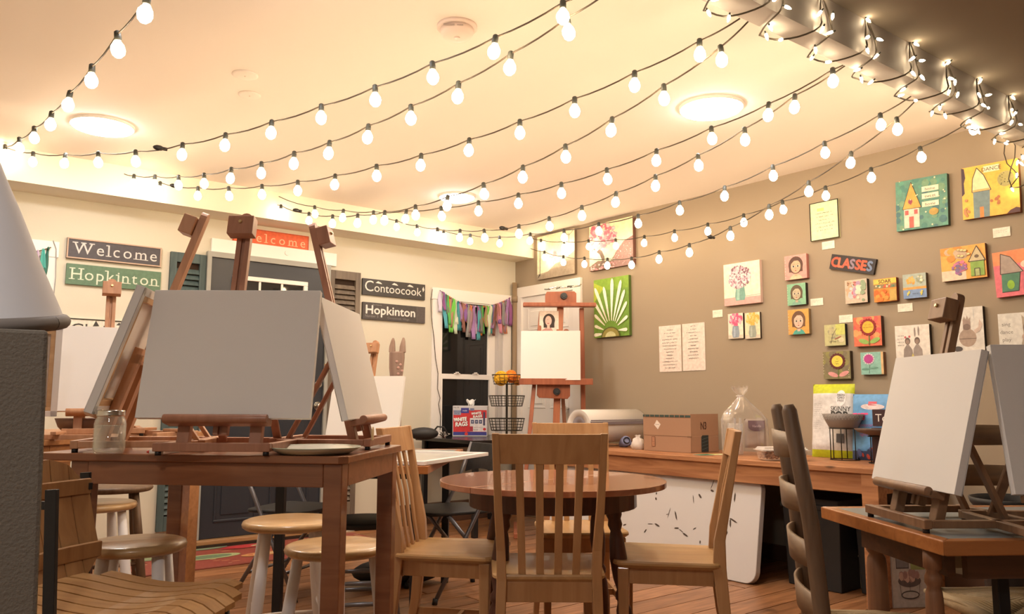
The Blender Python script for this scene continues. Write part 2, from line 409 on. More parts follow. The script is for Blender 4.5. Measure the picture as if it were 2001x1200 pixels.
def shutter(x0, x1, z0, z1, c1, c2, label, name='louvered_shutter'):
    t = thing(name, label, 'shutter', ((x0+x1)/2, YB-.001, (z0+z1)/2))
    w = x1-x0; h = z1-z0; m = wood('shutter_'+label[:6], c1, c2, 'Z', 1, .6)
    f = MB().box(-w/2, -w/2+.045, -.03, 0, -h/2, h/2).box(w/2-.045, w/2, -.03, 0, -h/2, h/2)
    for zc, hh in ((h/2-.035, .07), (-h/2+.05, .10), (0, .06)): f.box(-w/2+.045, w/2-.045, -.03, 0, zc-hh/2, zc+hh/2)
    part('frame', f, m, t, .002)
    part('backing', MB().box(-w/2+.04, w/2-.04, -.004, -.001, -h/2+.05, h/2-.05), M_gap, t)
    me = MB().box(-w/2+.044, w/2-.044, -.003, .003, -.021, .021, Matrix.Rotation(R(-32), 4, 'X')).mesh('slat', m)
    n = int((h/2-.12)/.0415)
    for sgn in (0, 1):
        for k in range(n):
            z = (-h/2+.12 if not sgn else .05)+.0415*(k+.2)
            if z > h/2-.09: continue
            if not sgn and z > -.045: continue
            o = link('slat', me, t); o.location = (0, -.016, z)
shutter(1.612, 1.862, .14, 2.098, (.075, .115, .12), (.045, .075, .08), 'blue-green weathered louvered shutter at the left side of the dark door')
shutter(2.846, 3.123, .14, 2.098, (.20, .16, .12), (.12, .095, .075), 'worn brown-grey louvered shutter at the right side of the dark door')

# ------------------------------------------------------------------ window on the back wall, right
def window(n, x0, x1, z0, z1, mid):
    t = sempty('window_%d' % n, ((x0+x1)/2, YB, 0)); w = x1-x0; c = .095
    cs = MB().box(-w/2, -w/2+c, -.022, 0, z0, z1-c).box(w/2-c, w/2, -.022, 0, z0, z1-c).box(-w/2-.01, w/2+.01, -.026, 0, z1-c, z1+.01)
    struct('casing', cs, M_trim, t, .003)
    struct('sill', MB().box(-w/2-.03, w/2+.03, -.06, 0, z0-.02, z0+.012), M_trim, t, .003)
    struct('pane', MB().box(-w/2+c, w/2-c, -.004, -.001, z0, z1-c), M_glassdark, t)
    i0, i1 = -w/2+c, w/2-c
    ringbox_u = ringbox(MB(), i0, i1-.17, mid, z1-c, .012, -.016, -.002); ringbox_u.box(i1-.17, i1-.10, -.02, -.002, mid, z1-c)
    struct('upper_sash', ringbox_u.box(i0, i1-.1, -.024, -.002, mid-.028, mid+.018), M_trim, t, .002)
    lo = MB().box(i0, i0+.012, -.03, -.004, z0, mid-.028).box(i1-.165, i1-.10, -.03, -.004, z0, mid-.028).box(i0, i1-.1, -.03, -.004, z0, z0+.05)
    struct('lower_sash', lo, M_trim, t, .002)
    struct('jamb', MB().box(i1-.10, i1-.06, -.012, -.002, z0, z1-c).box(i1-.06, i1-.03, -.018, -.002, z0, z1-c).box(i1-.03, i1, -.010, -.002, z0, z1-c), mat('jamb_grey', (.62, .60, .60), .4), t)
    for k in (.28, .62):
        struct('sash_lock', MB().box(i0+(i1-i0-.1)*k-.03, i0+(i1-i0-.1)*k+.03, -.034, -.02, mid+.018, mid+.026).cyl((i0+(i1-i0-.1)*k, -.03, mid+.026), (i0+(i1-i0-.1)*k, -.03, mid+.036), .016), M_trim, t)
    return t
window(1, 3.845, 4.735, .66, 2.035, 1.265)
window(2, .02, .90, .66, 2.065, 1.30)

# rag garland strips
def garland(x0, x1, z0, sag, n, label, cols, ln=.27):
    t = thing('rag_garland', label, 'garland', ((x0+x1)/2, YB-.045, z0))
    w = x1-x0
    def zc(u): return -sag*4*u*(1-u)
    part('cord', MB().tube([(-w/2+w*k/24, 0, zc(k/24)) for k in range(25)], .004, 6), mat('twine', (.12, .09, .05), .9), t)
    rnd = random.Random(3)
    for k in range(n):
        u = (k+.5)/n; col = cols[k % len(cols)]; L = ln*rnd.uniform(.55, 1.15)*(1-.25*abs(u-.5)*0); ww = rnd.uniform(.030, .050); x = -w/2+w*u; z = zc(u); sw = rnd.uniform(-.03, .03); ph = rnd.uniform(0, 6); yy = rnd.uniform(-.014, .008)
        mb = MB()
        def fn(a, b, x=x, z=z, L=L, ww=ww, sw=sw, ph=ph, yy=yy):
            wd = ww*(.35+.65*min(1, b*3.5))*(1+.15*math.sin(ph+b*9))
            return (x+(a-.5)*wd+sw*b, yy-.006*math.sin(a*6+ph)-.008*math.sin(b*5+ph), z-b*L)
        mb.grid(fn, 4, 8)
        o = part('rag_strip', mb, mat('rag_%d_%d_%d' % col, sl(col), .9), t)
        so = o.modifiers.new('thick', 'SOLIDIFY'); so.thickness = .002
        part('knot', MB().ball((x, -.002, z), .008, .008, .01, 6, 4), mat('rag_%d_%d_%d' % col, sl(col), .9), t)
RC = [(206, 200, 222), (150, 96, 150), (90, 170, 185), (120, 120, 110), (96, 180, 96), (222, 130, 60), (180, 140, 120), (120, 206, 90), (200, 212, 190), (214, 220, 200), (70, 150, 160), (160, 130, 175), (130, 90, 80), (170, 120, 110), (206, 140, 160), (132, 96, 160), (150, 150, 150), (206, 130, 96), (160, 130, 140), (165, 130, 185)]
garland(3.90, 4.70, 2.02, .115, 42, 'garland of torn coloured fabric strips across the window in the corner', RC)
garland(.10, .86, 2.03, .10, 26, 'garland of torn fabric strips on the window at the far left', [(90, 180, 170), (60, 110, 100), (210, 205, 170), (190, 100, 190), (150, 160, 165), (200, 180, 210)], .30)
# thin wire hanging down the window casing
def wire(name, label, pts, r, m, cat='cable', group=None):
    o = part(name, MB().tube(pts, r, 6), m); tag(o, label, cat, group); return o
pts = [ony(x, y_, YB-.03) for x, y_ in ((845, 565), (842, 585), (843, 620), (848, 660), (851, 700), (856, 730), (855, 760), (860, 778), (857, 790), (861, 815), (860, 840))]
wire('light_wire', 'thin dark wire hanging along the left casing of the corner window', pts, .003, M_cord)
pts = [ony(x, y_, YB-.03) for x, y_ in ((104, 470), (110, 487), (109, 540), (105, 580), (108, 600), (102, 640), (97, 700), (90, 800))]
wire('light_wire', 'thin grey wire hanging beside the far left window', pts, .003, mat('grey_wire', (.35, .36, .36), .6))

# white door on the right wall
d2 = sempty('door_2', (XR, 5.46, 0), -90)     # local x runs towards the viewer's right
hw = .456
struct('slab', MB().box(-hw+.10, hw-.10, -.006, 0, .02, 2.02), M_trim, d2)
for x0, x1 in ((-.28, -.03), (.03, .28)):
    for z0, z1 in ((.2, .82), (.98, 1.62), (1.70, 1.92)):
        pn = MB(); ringbox(pn, x0, x1, z0, z1, .014, -.012, -.004); struct('panel', pn.box(x0+.04, x1-.04, -.014, -.004, z0+.04, z1-.04), M_trim, d2, .004)
struct('casing', MB().box(-hw, -hw+.10, -.03, -.0005, 0, 2.02).box(hw-.10, hw, -.03, -.0005, 0, 2.02).box(-hw, hw, -.03, -.0005, 2.02, 2.12), M_trim, d2, .003)
struct('knob', MB().cyl((.27, -.006, .98), (.27, -.04, .98), .012).ball((.27, -.055, .98), .027, .022, .027), M_chrome, d2)
# ------------------------------------------------------------------ wooden signs on the back wall
def wallspot(q, plane, v):   # q = 4 image corners TL,TR,BR,BL -> centre, width, height, tilt on that wall
    P = [(ony if plane == 'b' else onx)(x, y, v) for x, y in q]
    U = [(p.x if plane == 'b' else -p.y) for p in P]; Z = [p.z for p in P]
    w = ((U[1]-U[0])+(U[2]-U[3]))/2; h = ((Z[0]-Z[3])+(Z[1]-Z[2]))/2
    tilt = math.degrees(math.atan2((Z[1]-Z[0]+Z[2]-Z[3])/2, w))
    return sum(U)/4, sum(Z)/4, w, h, tilt
def board(name, label, cat, q, plane, col, draw, thick=.018, group=None, tiltit=False, bodyname='board', frame=None, edge=None, size=None):
    v = (YB if plane == 'b' else XR)
    u, z, w, h, tl = wallspot(q, plane, v-thick)
    if size: w, h = size
    loc = (u, v-.0015, z) if plane == 'b' else (v-.0015, -u, z)
    t = thing(name, label, cat, loc, 0 if plane == 'b' else -90, group)
    if tiltit: t.rotation_euler = Euler((0, R(-tl), 0 if plane == 'b' else R(-90)), 'XYZ')
    e = edge or col
    part(bodyname, MB().box(-w/2, w/2, -thick, 0, -h/2, h/2), mat('board_%d_%d_%d' % e, sl(e), .6), t, .0015)
    p = Pic(w, h, -thick); p.rect(0, 0, 1, 1, col); draw(p); p.put('design', t)
    if frame:
        fm = ringbox(MB(), -w/2, w/2, -h/2, h/2, frame[0], -thick-.006, -thick+.002)
        part('frame', fm, mat('signframe_%d_%d_%d' % frame[1], sl(frame[1]), .6), t, .001)
    return t
def serifs(p, t, u0, u1, v, size, col, gap=1.25):
    """letters set one by one with wide spacing, small slab serifs under the feet"""
    ws = []
    for ch in t:
        vs, fs = textmesh(ch); ws.append(max(a for a, b in vs)-min(a for a, b in vs))
    k = size*p.h/.7; tot = sum(ws)*k; free = ((u1-u0)*p.w-tot)/(len(t)-1); x = u0*p.w
    for ch, wd in zip(t, ws):
        c = (x+wd*k/2)/p.w; p.text(ch, c, v, size, col)
        feet = {'W': [], 'w': [], 'e': [], 'c': [], 'o': [], 'C': [], 'H': [0, 1], 'm': [0, .5, 1], 'n': [0, 1], 'l': [.5], 'i': [.5], 'k': [0, 1], 'p': [], 't': []}.get(ch, [])
        for f in feet:
            cx = x+wd*k*(.08+.84*f) if len(feet) > 1 else x+wd*k*.5
            s = .16*k; p.rect((cx-s)/p.w, v-.004, (cx+s)/p.w, v+.05*size*1.2, col)
            if ch in 'Hlki' and (f != 1 or ch == 'H'): zt = v+size*(1.0 if ch != 'i' else .72); p.rect((cx-s)/p.w, zt-.05, (cx+s*(1 if ch == 'H' else .2))/p.w, zt, col)
        if ch == 'W':
            for f in (.06, .94, .5): cx = x+wd*k*f; s = .15*k; p.rect((cx-s)/p.w, v+size-.05, (cx+s)/p.w, v+size, col)
        x += wd*k+free
board('wooden_sign', 'dark grey wooden sign reading Welcome in a pale frame', 'sign', [(131, 462), (316, 486), (314, 521), (130, 505)], 'b', (74, 72, 80),
      lambda p: serifs(p, 'Welcome', .07, .95, .26, .56, (205, 205, 205)), frame=(.009, (188, 164, 146)))
board('wooden_sign', 'green wooden sign reading Hopkinton below the dark grey Welcome sign', 'sign', [(130, 515), (315, 531), (313, 568), (128, 556)], 'b', (92, 124, 100),
      lambda p: serifs(p, 'Hopkinton', .05, .96, .25, .56, (206, 218, 200)))
board('wooden_sign', 'orange wooden sign reading Welcome above the dark door', 'sign', [(457, 442), (604, 462), (602, 493), (455, 477)], 'b', (226, 100, 56),
      lambda p: (p.rect(0, 0, 1, .05, (190, 70, 40)), p.rect(0, .95, 1, 1, (190, 70, 40)), p.rect(0, 0, .012, 1, (180, 66, 38)), p.rect(.988, 0, 1, 1, (180, 66, 38)), serifs(p, 'Welcome', .07, .95, .27, .52, (250, 190, 150))))
def contoo(p):
    c = (225, 222, 215)
    p.text('C', .10, .24, .66, c); p.text('ontoocook', .56, .24, .52, c, width=.76)
    for u in (.245, .50, .75): p.poly([(u-.05, .78), (u-.01, .90), (u+.03, .84), (u+.055, .74), (u, .76)], c); p.ell(u-.02, .84, .012, .012, c)
    p.poly([(.95, .7), (.97, .86), (.985, .66), (.965, .5)], c)
board('wooden_sign', 'charcoal sign reading Contoocook with little birds on the letters', 'sign', [(709, 544), (831, 556), (830, 587), (708, 575)], 'b', (62, 60, 60), contoo)
def hopk(p):
    c = (228, 226, 222)
    p.rect(.86, .02, .865, .98, (120, 116, 116)); p.rect(.87, 0, 1, 1, (88, 82, 82))
    p.text('the Historic', .22, .84, .09, (150, 148, 146)); p.text('Hopkinton', .44, .34, .50, c, width=.78, bold=.0022)
    p.text('Number 5', .14, .13, .15, (140, 138, 138)); p.text('Contoocook Village', .56, .10, .13, (130, 128, 128))
board('wooden_sign', 'charcoal sign reading Hopkinton in bold letters below the bird sign', 'sign', [(709, 588), (831, 602), (830, 634), (708, 621)], 'b', (74, 70, 70), hopk)
def chris(p):
    c = (60, 60, 58)
    p.text('Christmas', .5, .30, .5, c, width=.86); p.poly([(.30, .7), (.33, .95), (.37, .72)], c); p.poly([(.55, .8), (.58, .92), (.64, .8)], c)
board('wooden_sign', 'white wooden sign with a black border and black lettering behind the left canvases', 'sign', [(125, 621), (304, 631), (304, 676), (123, 668)], 'b', (225, 224, 212), chris, frame=(.006, (40, 38, 34)))

# ------------------------------------------------------------------ artwork on the right wall
ink = (58, 46, 42)
def flecks(p, n, cols, seed, u0=0, v0=0, u1=1, v1=1, r=(.01, .025)):
    rd = random.Random(seed); base = p.n; p.held = 1; L = len(cols)*2
    for k in range(n):
        rr = rd.uniform(*r); p.n = base+1+k % L; p.ell(rd.uniform(u0, u1), rd.uniform(v0, v1), rr, rr, cols[k % len(cols)], 7)
    p.held = 0; p.n = base+L+1
def blot(p, u, v, ru, rv, n, cols, seed, r=(.02, .04)):
    rd = random.Random(seed); base = p.n; p.held = 1; L = len(cols)*4
    for k in range(n):
        a = rd.uniform(0, 2*PI); q = math.sqrt(rd.random()); rr = rd.uniform(*r); p.n = base+1+k % L
        p.ell(u+q*ru*math.cos(a), v+q*rv*math.sin(a), rr, rr, cols[(k % L) % len(cols)], 8)
    p.held = 0; p.n = base+L+1
def hill(p, pts, col): p.poly([(0, 0)]+pts+[(1, 0)], col)
def a_grey(p):
    p.poly([(0, .12), (.3, .16), (.5, .3), (.7, .34), (.85, .42), (1, .52), (1, 0), (0, 0)], (178, 168, 150)); p.poly([(.2, .12), (.45, .22), (.6, .2), (.8, .3), (1, .34), (1, 0), (0, 0), (0, .06)], (160, 148, 132))
    p.line([(.08, .08), (.08, .95)], .008, (70, 62, 54)); p.line([(.86, .4), (.86, .93)], .006, (84, 76, 66)); p.line([(.86, .88), (.76, .95)], .004, (84, 76, 66)); p.line([(.86, .88), (.97, .97)], .004, (84, 76, 66))
    p.line([(.45, .3), (.45, .5)], .003, (120, 100, 96)); blot(p, .45, .48, .09, .11, 40, [(236, 140, 150), (240, 170, 176)], 1, (.015, .03)); p.line([(.08, .12), (.04, .05)], .01, (60, 54, 48))
W1 = [(1050, 461), (1123, 450), (1123, 535), (1050, 547)]
board('painted_canvas', 'canvas of grey hills with a small pink tree between two lamp posts', 'painting', W1, 'r', (250, 240, 208), a_grey, .03, bodyname='stretched_canvas', edge=(110, 96, 80))
def a_pink(p):
    p.poly([(0, .1), (.2, .2), (.5, .16), (.62, .3), (.8, .5), (1, .56), (1, 0), (0, 0)], (128, 108, 96)); p.poly([(.55, .0), (.6, .3), (.8, .52), (1, .6), (1, 0)], (150, 120, 118))
    p.poly([(.22, .04), (.30, .2), (.24, .34), (.10, .46), (.14, .52), (.3, .4), (.36, .26), (.36, .04)], (104, 88, 78))
    blot(p, .3, .72, .34, .27, 150, [(232, 130, 150), (242, 170, 180), (228, 110, 136), (250, 210, 214)], 2, (.02, .05)); blot(p, .2, .52, .2, .1, 40, [(242, 180, 188), (230, 130, 150)], 5, (.02, .04))
    flecks(p, 60, [(255, 225, 222), (240, 170, 175)], 3, .5, .05, 1, .45, (.004, .01)); flecks(p, 50, [(250, 190, 190), (236, 140, 150)], 4, 0, 0, .6, .12, (.01, .02))
board('painted_canvas', 'canvas of a large pink blossoming tree on a curved trunk', 'painting', [(1152, 441), (1237, 423), (1237, 519), (1152, 528)], 'r', (252, 240, 200), a_pink, .035, bodyname='stretched_canvas', edge=(120, 84, 76))
def a_daisy(p):
    p.rect(0, .8, 1, 1, (130, 172, 56)); p.poly([(0, .6), (.3, .85), (.0, .95)], (170, 190, 60)); cx, cy = .5, .07
    A = p.w/p.h                      # petals given by base and tip as seen on the board
    for bx_, by_, tx, ty, wd in ((.30, .06, .0, .05, .030), (.28, .13, .02, .21, .028), (.32, .2, .02, .40, .028), (.36, .24, .03, .60, .030), (.40, .26, .04, .86, .034), (.46, .27, .30, .86, .034), (.52, .27, .55, .98, .038), (.57, .26, .80, .93, .036), (.62, .25, .90, .76, .032), (.66, .22, .96, .56, .030), (.70, .18, .98, .32, .028), (.72, .10, .97, .10, .028)):
        dx, dz = (tx-bx_)*p.w, (ty-by_)*p.h; l = math.hypot(dx, dz); nx, nz = -dz/l, dx/l; wd *= .5
        def q(s, o): return (min(1, max(0, bx_+(dx*s+nx*o)/p.w)), min(1, max(0, by_+(dz*s+nz*o)/p.h)))
        S_ = (.0, .3, .6, .85, .95, 1.0); O_ = (.22, .55, .85, 1.0, .75, .25)
        for s0_, s1_, o0, o1 in zip(S_[:-1], S_[1:], O_[:-1], O_[1:]): p.poly([q(s0_, wd*o0), q(s0_, -wd*o0), q(s1_, -wd*o1), q(s1_, wd*o1)], (250, 250, 232))
    p.poly([(cx+.27*math.cos(t), max(0, .27*.62*math.sin(t)+.0)) for t in [PI*k/16 for k in range(17)]], (90, 92, 40)); p.poly([(cx+.24*math.cos(t), .24*.62*math.sin(t)) for t in [PI*k/16 for k in range(17)]], (150, 140, 70)); p.poly([(cx+.15*math.cos(t), .15*.6*math.sin(t)) for t in [PI*k/16 for k in range(17)]], (206, 204, 150))
board('painted_canvas', 'green canvas of half a white daisy beside the white door', 'painting', [(1160, 551), (1227, 534.5), (1231.5, 654), (1162, 662)], 'r', (116, 158, 60), a_daisy, .03, bodyname='stretched_canvas', edge=(90, 116, 56))
def a_vase(p):
    p.rect(0, 0, 1, .17, (224, 176, 172)); p.line([(0, .17), (1, .2)], .003, (170, 140, 140))
    p.poly([(.33, .1), (.57, .1), (.6, .2), (.57, .42), (.34, .42), (.31, .2)], (126, 176, 166)); p.poly([(.35, .12), (.43, .12), (.44, .4), (.36, .4)], (160, 204, 192))
    p.ell(.44, .66, .29, .22, (170, 130, 150)); blot(p, .44, .66, .30, .26, 260, [(150, 112, 132), (216, 176, 196), (240, 214, 224), (246, 230, 236)], 8, (.022, .04)); blot(p, .44, .66, .27, .21, 60, [(120, 70, 96), (250, 236, 240)], 18, (.010, .016))
board('painted_canvas', 'canvas of lilac blossoms in a teal jar on a cream ground', 'painting', [(1414, 517.6), (1484, 508), (1487, 591.6), (1416, 598)], 'r', (252, 246, 222), a_vase, .03, bodyname='stretched_canvas', edge=(226, 200, 190))
def a_sv(c1, jar):
    def f(p):
        p.rect(0, 0, 1, .14, (216, 206, 190)); p.poly([(.3, .04), (.7, .04), (.76, .2), (.7, .5), (.3, .5), (.24, .2)], jar); p.poly([(.36, .08), (.48, .08), (.48, .46), (.38, .46)], tuple(min(255, v+25) for v in jar))
        blot(p, .5, .76, .40, .22, 60, c1, 11, (.05, .09))
    return f
board('painted_canvas', 'tiny canvas of pink flowers in a blue-grey jar', 'painting', [(1423, 613.6), (1452, 611.6), (1453, 662), (1423.6, 661.6)], 'r', (250, 236, 220), a_sv([(236, 130, 170), (246, 190, 208), (222, 96, 140)], (150, 166, 184)), .018, bodyname='stretched_canvas', edge=(60, 48, 40))
board('painted_canvas', 'tiny canvas of yellow flowers in a grey jar', 'painting', [(1455.6, 612), (1484, 609.6), (1487, 661), (1456.6, 662)], 'r', (244, 232, 200), a_sv([(232, 200, 110), (238, 214, 140), (222, 190, 90)], (160, 172, 164)), .018, bodyname='stretched_canvas', edge=(60, 48, 40))
def face(hair, skin, cloth, dots=True, bob=True):
    def f(p):
        p.poly([(.2, 0), (.3, .14), (.44, .2), (.6, .2), (.72, .14), (.82, 0)], cloth); p.rect(.44, .12, .58, .3, skin)
        p.ell(.51, .58, .33, .36, hair); p.rect(.20, .30, .30, .58, hair); p.rect(.72, .30, .82, .58, hair); p.ell(.51, .52, .225, .27, skin)
        p.poly([(.28, .62), (.36, .82), (.54, .86), (.74, .7), (.6, .76), (.44, .76)], hair)
        for u in (.41, .61): p.ell(u, .53, .07, .045, (236, 226, 214)); p.ell(u, .53, .04, .04, (84, 66, 60)); p.line([(u-.06, .61), (u+.05, .62)], .0015, hair)
        p.line([(.51, .52), (.49, .42), (.53, .41)], .0015, (150, 110, 96)); p.ell(.51, .35, .045, .018, (176, 80, 80))
        if dots:
            for k in range(7): p.ell(.04, .12+.12*k, .014, .014, (250, 240, 230), 6)
    return f
board('painted_canvas', 'pink portrait of a woman with a dark bob, topmost of three portraits', 'painting', [(1532, 500), (1575, 497), (1578, 544), (1535, 547)], 'r', (232, 164, 158), face((92, 62, 54), (222, 180, 150), (214, 200, 170)), .03, bodyname='stretched_canvas', edge=(196, 130, 124))
board('painted_canvas', 'mint green portrait of a woman, middle of three portraits', 'painting', [(1538, 555.6), (1573.6, 553), (1576, 595), (1539, 597)], 'r', (140, 196, 162), face((100, 84, 64), (196, 184, 158), (130, 180, 160)), .03, bodyname='stretched_canvas', edge=(44, 40, 36))
board('painted_canvas', 'orange portrait of a woman with a teal collar, lowest of three portraits', 'painting', [(1538.6, 606), (1578, 603.6), (1584, 651), (1542, 655)], 'r', (226, 170, 88), face((110, 78, 56), (228, 196, 178), (80, 170, 160)), .03, bodyname='stretched_canvas', edge=(150, 130, 100))
def houseart(p):
    flecks(p, 60, [(96, 160, 140), (80, 140, 130), (120, 160, 130), (70, 120, 126)], 21, 0, 0, 1, 1, (.03, .08))
    p.poly([(.16, .04), (.46, .04), (.46, .44), (.16, .44)], (236, 214, 196)); p.poly([(.13, .42), (.5, .42), (.31, .95)], (226, 170, 82)); p.line([(.13, .42), (.5, .42), (.31, .95), (.13, .42)], .003, ink)
    p.rect(.26, .04, .35, .26, (222, 104, 92)); p.rect(.18, .3, .25, .39, (206, 96, 92)); p.rect(.36, .3, .43, .39, (206, 96, 92)); p.ell(.29, .56, .04, .05, (160, 70, 96)); p.poly([(.25, .57), (.34, .57), (.3, .49)], (160, 70, 96))
    for v, t in ((.76, 'home'), (.62, 'sweet'), (.46, 'home')):
        p.rect(.52, v-.05, .84, v+.055, (238, 236, 214)); p.text(t, .68, v-.03, .06, (70, 70, 60))
    p.ell(.74, .3, .09, .07, (190, 160, 80)); flecks(p, 22, [(246, 236, 200), (240, 226, 190)], 22, .0, .0, 1, 1, (.008, .018))
board('painted_canvas', 'teal canvas of a tall yellow-roofed house with banners reading home sweet home', 'painting', [(1747, 356), (1850, 340), (1854, 437.5), (1755.5, 454)], 'r', (96, 150, 134), houseart, .03, bodyname='stretched_canvas', edge=(70, 90, 80), tiltit=True)
def castle(p):
    p.poly([(0, .45), (.05, .5), (.04, .7), (.07, .8), (.05, .98), (0, 1)], (70, 50, 66)); p.poly([(.2, 0), (.48, 0), (.5, .5), (.2, .5)], (120, 144, 150)); p.poly([(.18, .5), (.52, .5), (.4, .8), (.28, .96), (.2, .76)], (248, 232, 184)); p.line([(.18, .5), (.52, .5), (.4, .8), (.28, .96), (.2, .76), (.18, .5)], .004, ink)
    p.rect(.31, 0, .38, .2, (226, 140, 70)); p.rect(.19, .5, .5, .54, (232, 190, 120)); p.ell(.78, .66, .145, .145, (176, 168, 108)); flecks(p, 12, [(96, 96, 60)], 31, .68, .56, .88, .78, (.008, .012))
    p.rect(.4, .84, .68, .96, (244, 234, 200)); p.text('DANCE', .54, .865, .07, (80, 60, 50)); blot(p, .6, .3, .08, .1, 9, [(190, 120, 70)], 32, (.015, .03)); blot(p, .08, .2, .05, .2, 9, [(200, 140, 90)], 33, (.015, .03)); p.poly([(.78, 0), (.84, .06), (.94, .1), (1, .08), (1, 0)], (90, 56, 60))
board('painted_canvas', 'yellow canvas of a pointed blue-grey tower with a green moon at the top right', 'painting', [(1877, 329), (1988.5, 310), (1995, 412.5), (1883.5, 431)], 'r', (244, 196, 84), castle, .03, bodyname='stretched_canvas', edge=(150, 90, 60), tiltit=True)
def framed(p):
    p.rect(.26, .76, .5, .84, (222, 222, 140))
    for k, (a, b) in enumerate(((.2, .62), (.2, .66), (.3, .55), (.2, .7), (.2, .7), (.2, .66))): p.scrib(a, b+.15, .70-.09*k, .012, .0025, (110, 120, 90), k+3)
board('framed_print', 'thin black framed print of a poem in green lettering', 'picture', [(1582, 399), (1638, 388), (1640.5, 464), (1585, 472)], 'r', (232, 238, 196), framed, .014, bodyname='backing', frame=(.004, (30, 26, 24)))
def classes(p):
    cols = [(232, 96, 70), (110, 130, 170), (228, 110, 80), (232, 90, 66), (110, 130, 170), (236, 100, 76), (226, 110, 90), (120, 140, 176)]
    cols = [(232, 96, 70), (226, 120, 90), (230, 104, 80), (150, 130, 150), (232, 96, 70), (236, 100, 70), (120, 140, 176)]
    for k, ch in enumerate('CLASSES'): p.text(ch, .11+.13*k, .2, .62, cols[k], bold=.0035, wide=.92)
board('painted_sign', 'tilted black board reading CLASSES in red and blue letters', 'sign', [(1625, 496), (1713.5, 506), (1709, 537.5), (1619, 525.5)], 'r', (48, 42, 46), classes, .02, tiltit=True)
def abst(p):
    for k, c in enumerate([(220, 180, 150), (200, 206, 210), (226, 130, 140), (190, 160, 190), (236, 226, 206), (150, 170, 140)]): blot(p, .2+.12*k, .5, .12, .4, 9, [c], 40+k, (.06, .12))
    blot(p, .3, .85, .25, .1, 10, [(150, 110, 80), (210, 190, 160)], 49, (.02, .04))
board('painted_canvas', 'small abstract canvas of pastel pink and grey strokes under the CLASSES board', 'painting', [(1650, 547.5), (1694, 545.5), (1695.5, 590.5), (1653.5, 594)], 'r', (214, 196, 178), abst, .03, bodyname='stretched_canvas', edge=(50, 42, 36))
def soar(p):
    p.rect(0, .78, 1, .98, (236, 206, 90)); p.text('SOAR', .5, .8, .15, (120, 76, 40), bold=.001); p.rect(0, .58, 1, .75, (150, 130, 90)); blot(p, .5, .67, .45, .05, 14, [(226, 90, 60), (240, 220, 180), (90, 140, 110)], 51, (.03, .05))
    blot(p, .35, .3, .28, .24, 20, [(236, 130, 50), (240, 110, 40), (242, 160, 70)], 52, (.07, .12)); p.rect(.7, .02, 1, .5, (206, 170, 90))
board('painted_canvas', 'small orange canvas reading SOAR along the top', 'painting', [(1707, 545.5), (1751, 542.5), (1753.5, 587.5), (1708.5, 591)], 'r', (226, 150, 60), soar, .03, bodyname='stretched_canvas', edge=(130, 50, 40))
def bl(p):
    p.rect(0, 0, 1, .36, (130, 160, 206)); p.rect(0, .36, 1, .46, (230, 170, 90)); blot(p, .35, .74, .18, .16, 14, [(232, 170, 80), (226, 190, 110)], 61, (.04, .08)); blot(p, .75, .74, .15, .2, 10, [(236, 226, 196), (160, 170, 140)], 62, (.03, .07)); blot(p, .25, .2, .08, .08, 5, [(230, 214, 90)], 63, (.02, .04)); blot(p, .8, .2, .06, .08, 5, [(230, 214, 90)], 64, (.02, .04)); p.scrib(.4, .7, .18, .01, .002, (50, 60, 90), 2)
board('painted_canvas', 'small canvas of an orange flower over a light blue strip', 'painting', [(1763, 537), (1808.5, 533), (1812, 580), (1767, 584.5)], 'r', (176, 190, 180), bl, .03, bodyname='stretched_canvas', edge=(110, 96, 76))
def oh(p):
    p.rect(0, 0, .55, .3, (240, 214, 190)); blot(p, .25, .8, .25, .2, 16, [(240, 170, 70), (236, 150, 60), (206, 180, 150)], 71, (.08, .16)); blot(p, .42, .34, .16, .2, 26, [(170, 110, 170), (226, 130, 160), (130, 110, 150)], 72, (.03, .06))
    p.poly([(.66, .06), (.96, .06), (.96, .5), (.66, .5)], (140, 176, 80)); p.poly([(.62, .5), (.99, .5), (.82, .95)], (206, 190, 150)); p.line([(.62, .5), (.99, .5), (.82, .95), (.62, .5)], .004, ink); p.ell(.81, .64, .05, .05, (110, 90, 70)); p.rect(.75, .06, .86, .28, (180, 190, 130)); p.line([(.75, .06), (.75, .28), (.86, .28), (.86, .06)], .004, ink)
    for k in range(6): p.ell(.42+.07*(k % 4), .9-.1*(k//3)-.02*k, .05, .04, (150, 120, 90)); p.ell(.42+.07*(k % 4), .9-.1*(k//3)-.02*k, .04, .03, (240, 214, 150))
board('painted_canvas', 'orange and purple canvas of a green house partly behind the right easel', 'painting', [(1838, 487.5), (1927, 474), (1927, 541), (1841, 551)], 'r', (240, 176, 84), oh, .03, bodyname='stretched_canvas', edge=(110, 66, 50), tiltit=True)
def ph(p):
    p.rect(0, .7, 1, 1, (244, 150, 100)); p.poly([(.12, .1), (.44, .1), (.5, .5), (.14, .5)], (80, 136, 110)); p.poly([(.12, .5), (.56, .5), (.34, .86), (.16, .95)], (176, 160, 150)); p.line([(.12, .5), (.56, .5), (.34, .86), (.16, .95), (.12, .5)], .004, ink); p.line([(.12, .1), (.44, .1), (.5, .5)], .004, ink); p.ell(.3, .25, .07, .1, (150, 200, 60)); p.ell(.62, .66, .1, .08, (240, 220, 200)); p.rect(.52, .1, .8, .5, (222, 110, 130)); p.line([(.8, .1), (.8, .6)], .012, (96, 56, 110))
board('painted_canvas', 'pink canvas of a green house with a grey roof at the right edge', 'painting', [(1938, 495), (2044, 478), (2050, 569), (1948.5, 582.5)], 'r', (232, 120, 136), ph, .03, bodyname='stretched_canvas', edge=(200, 90, 100), tiltit=True)
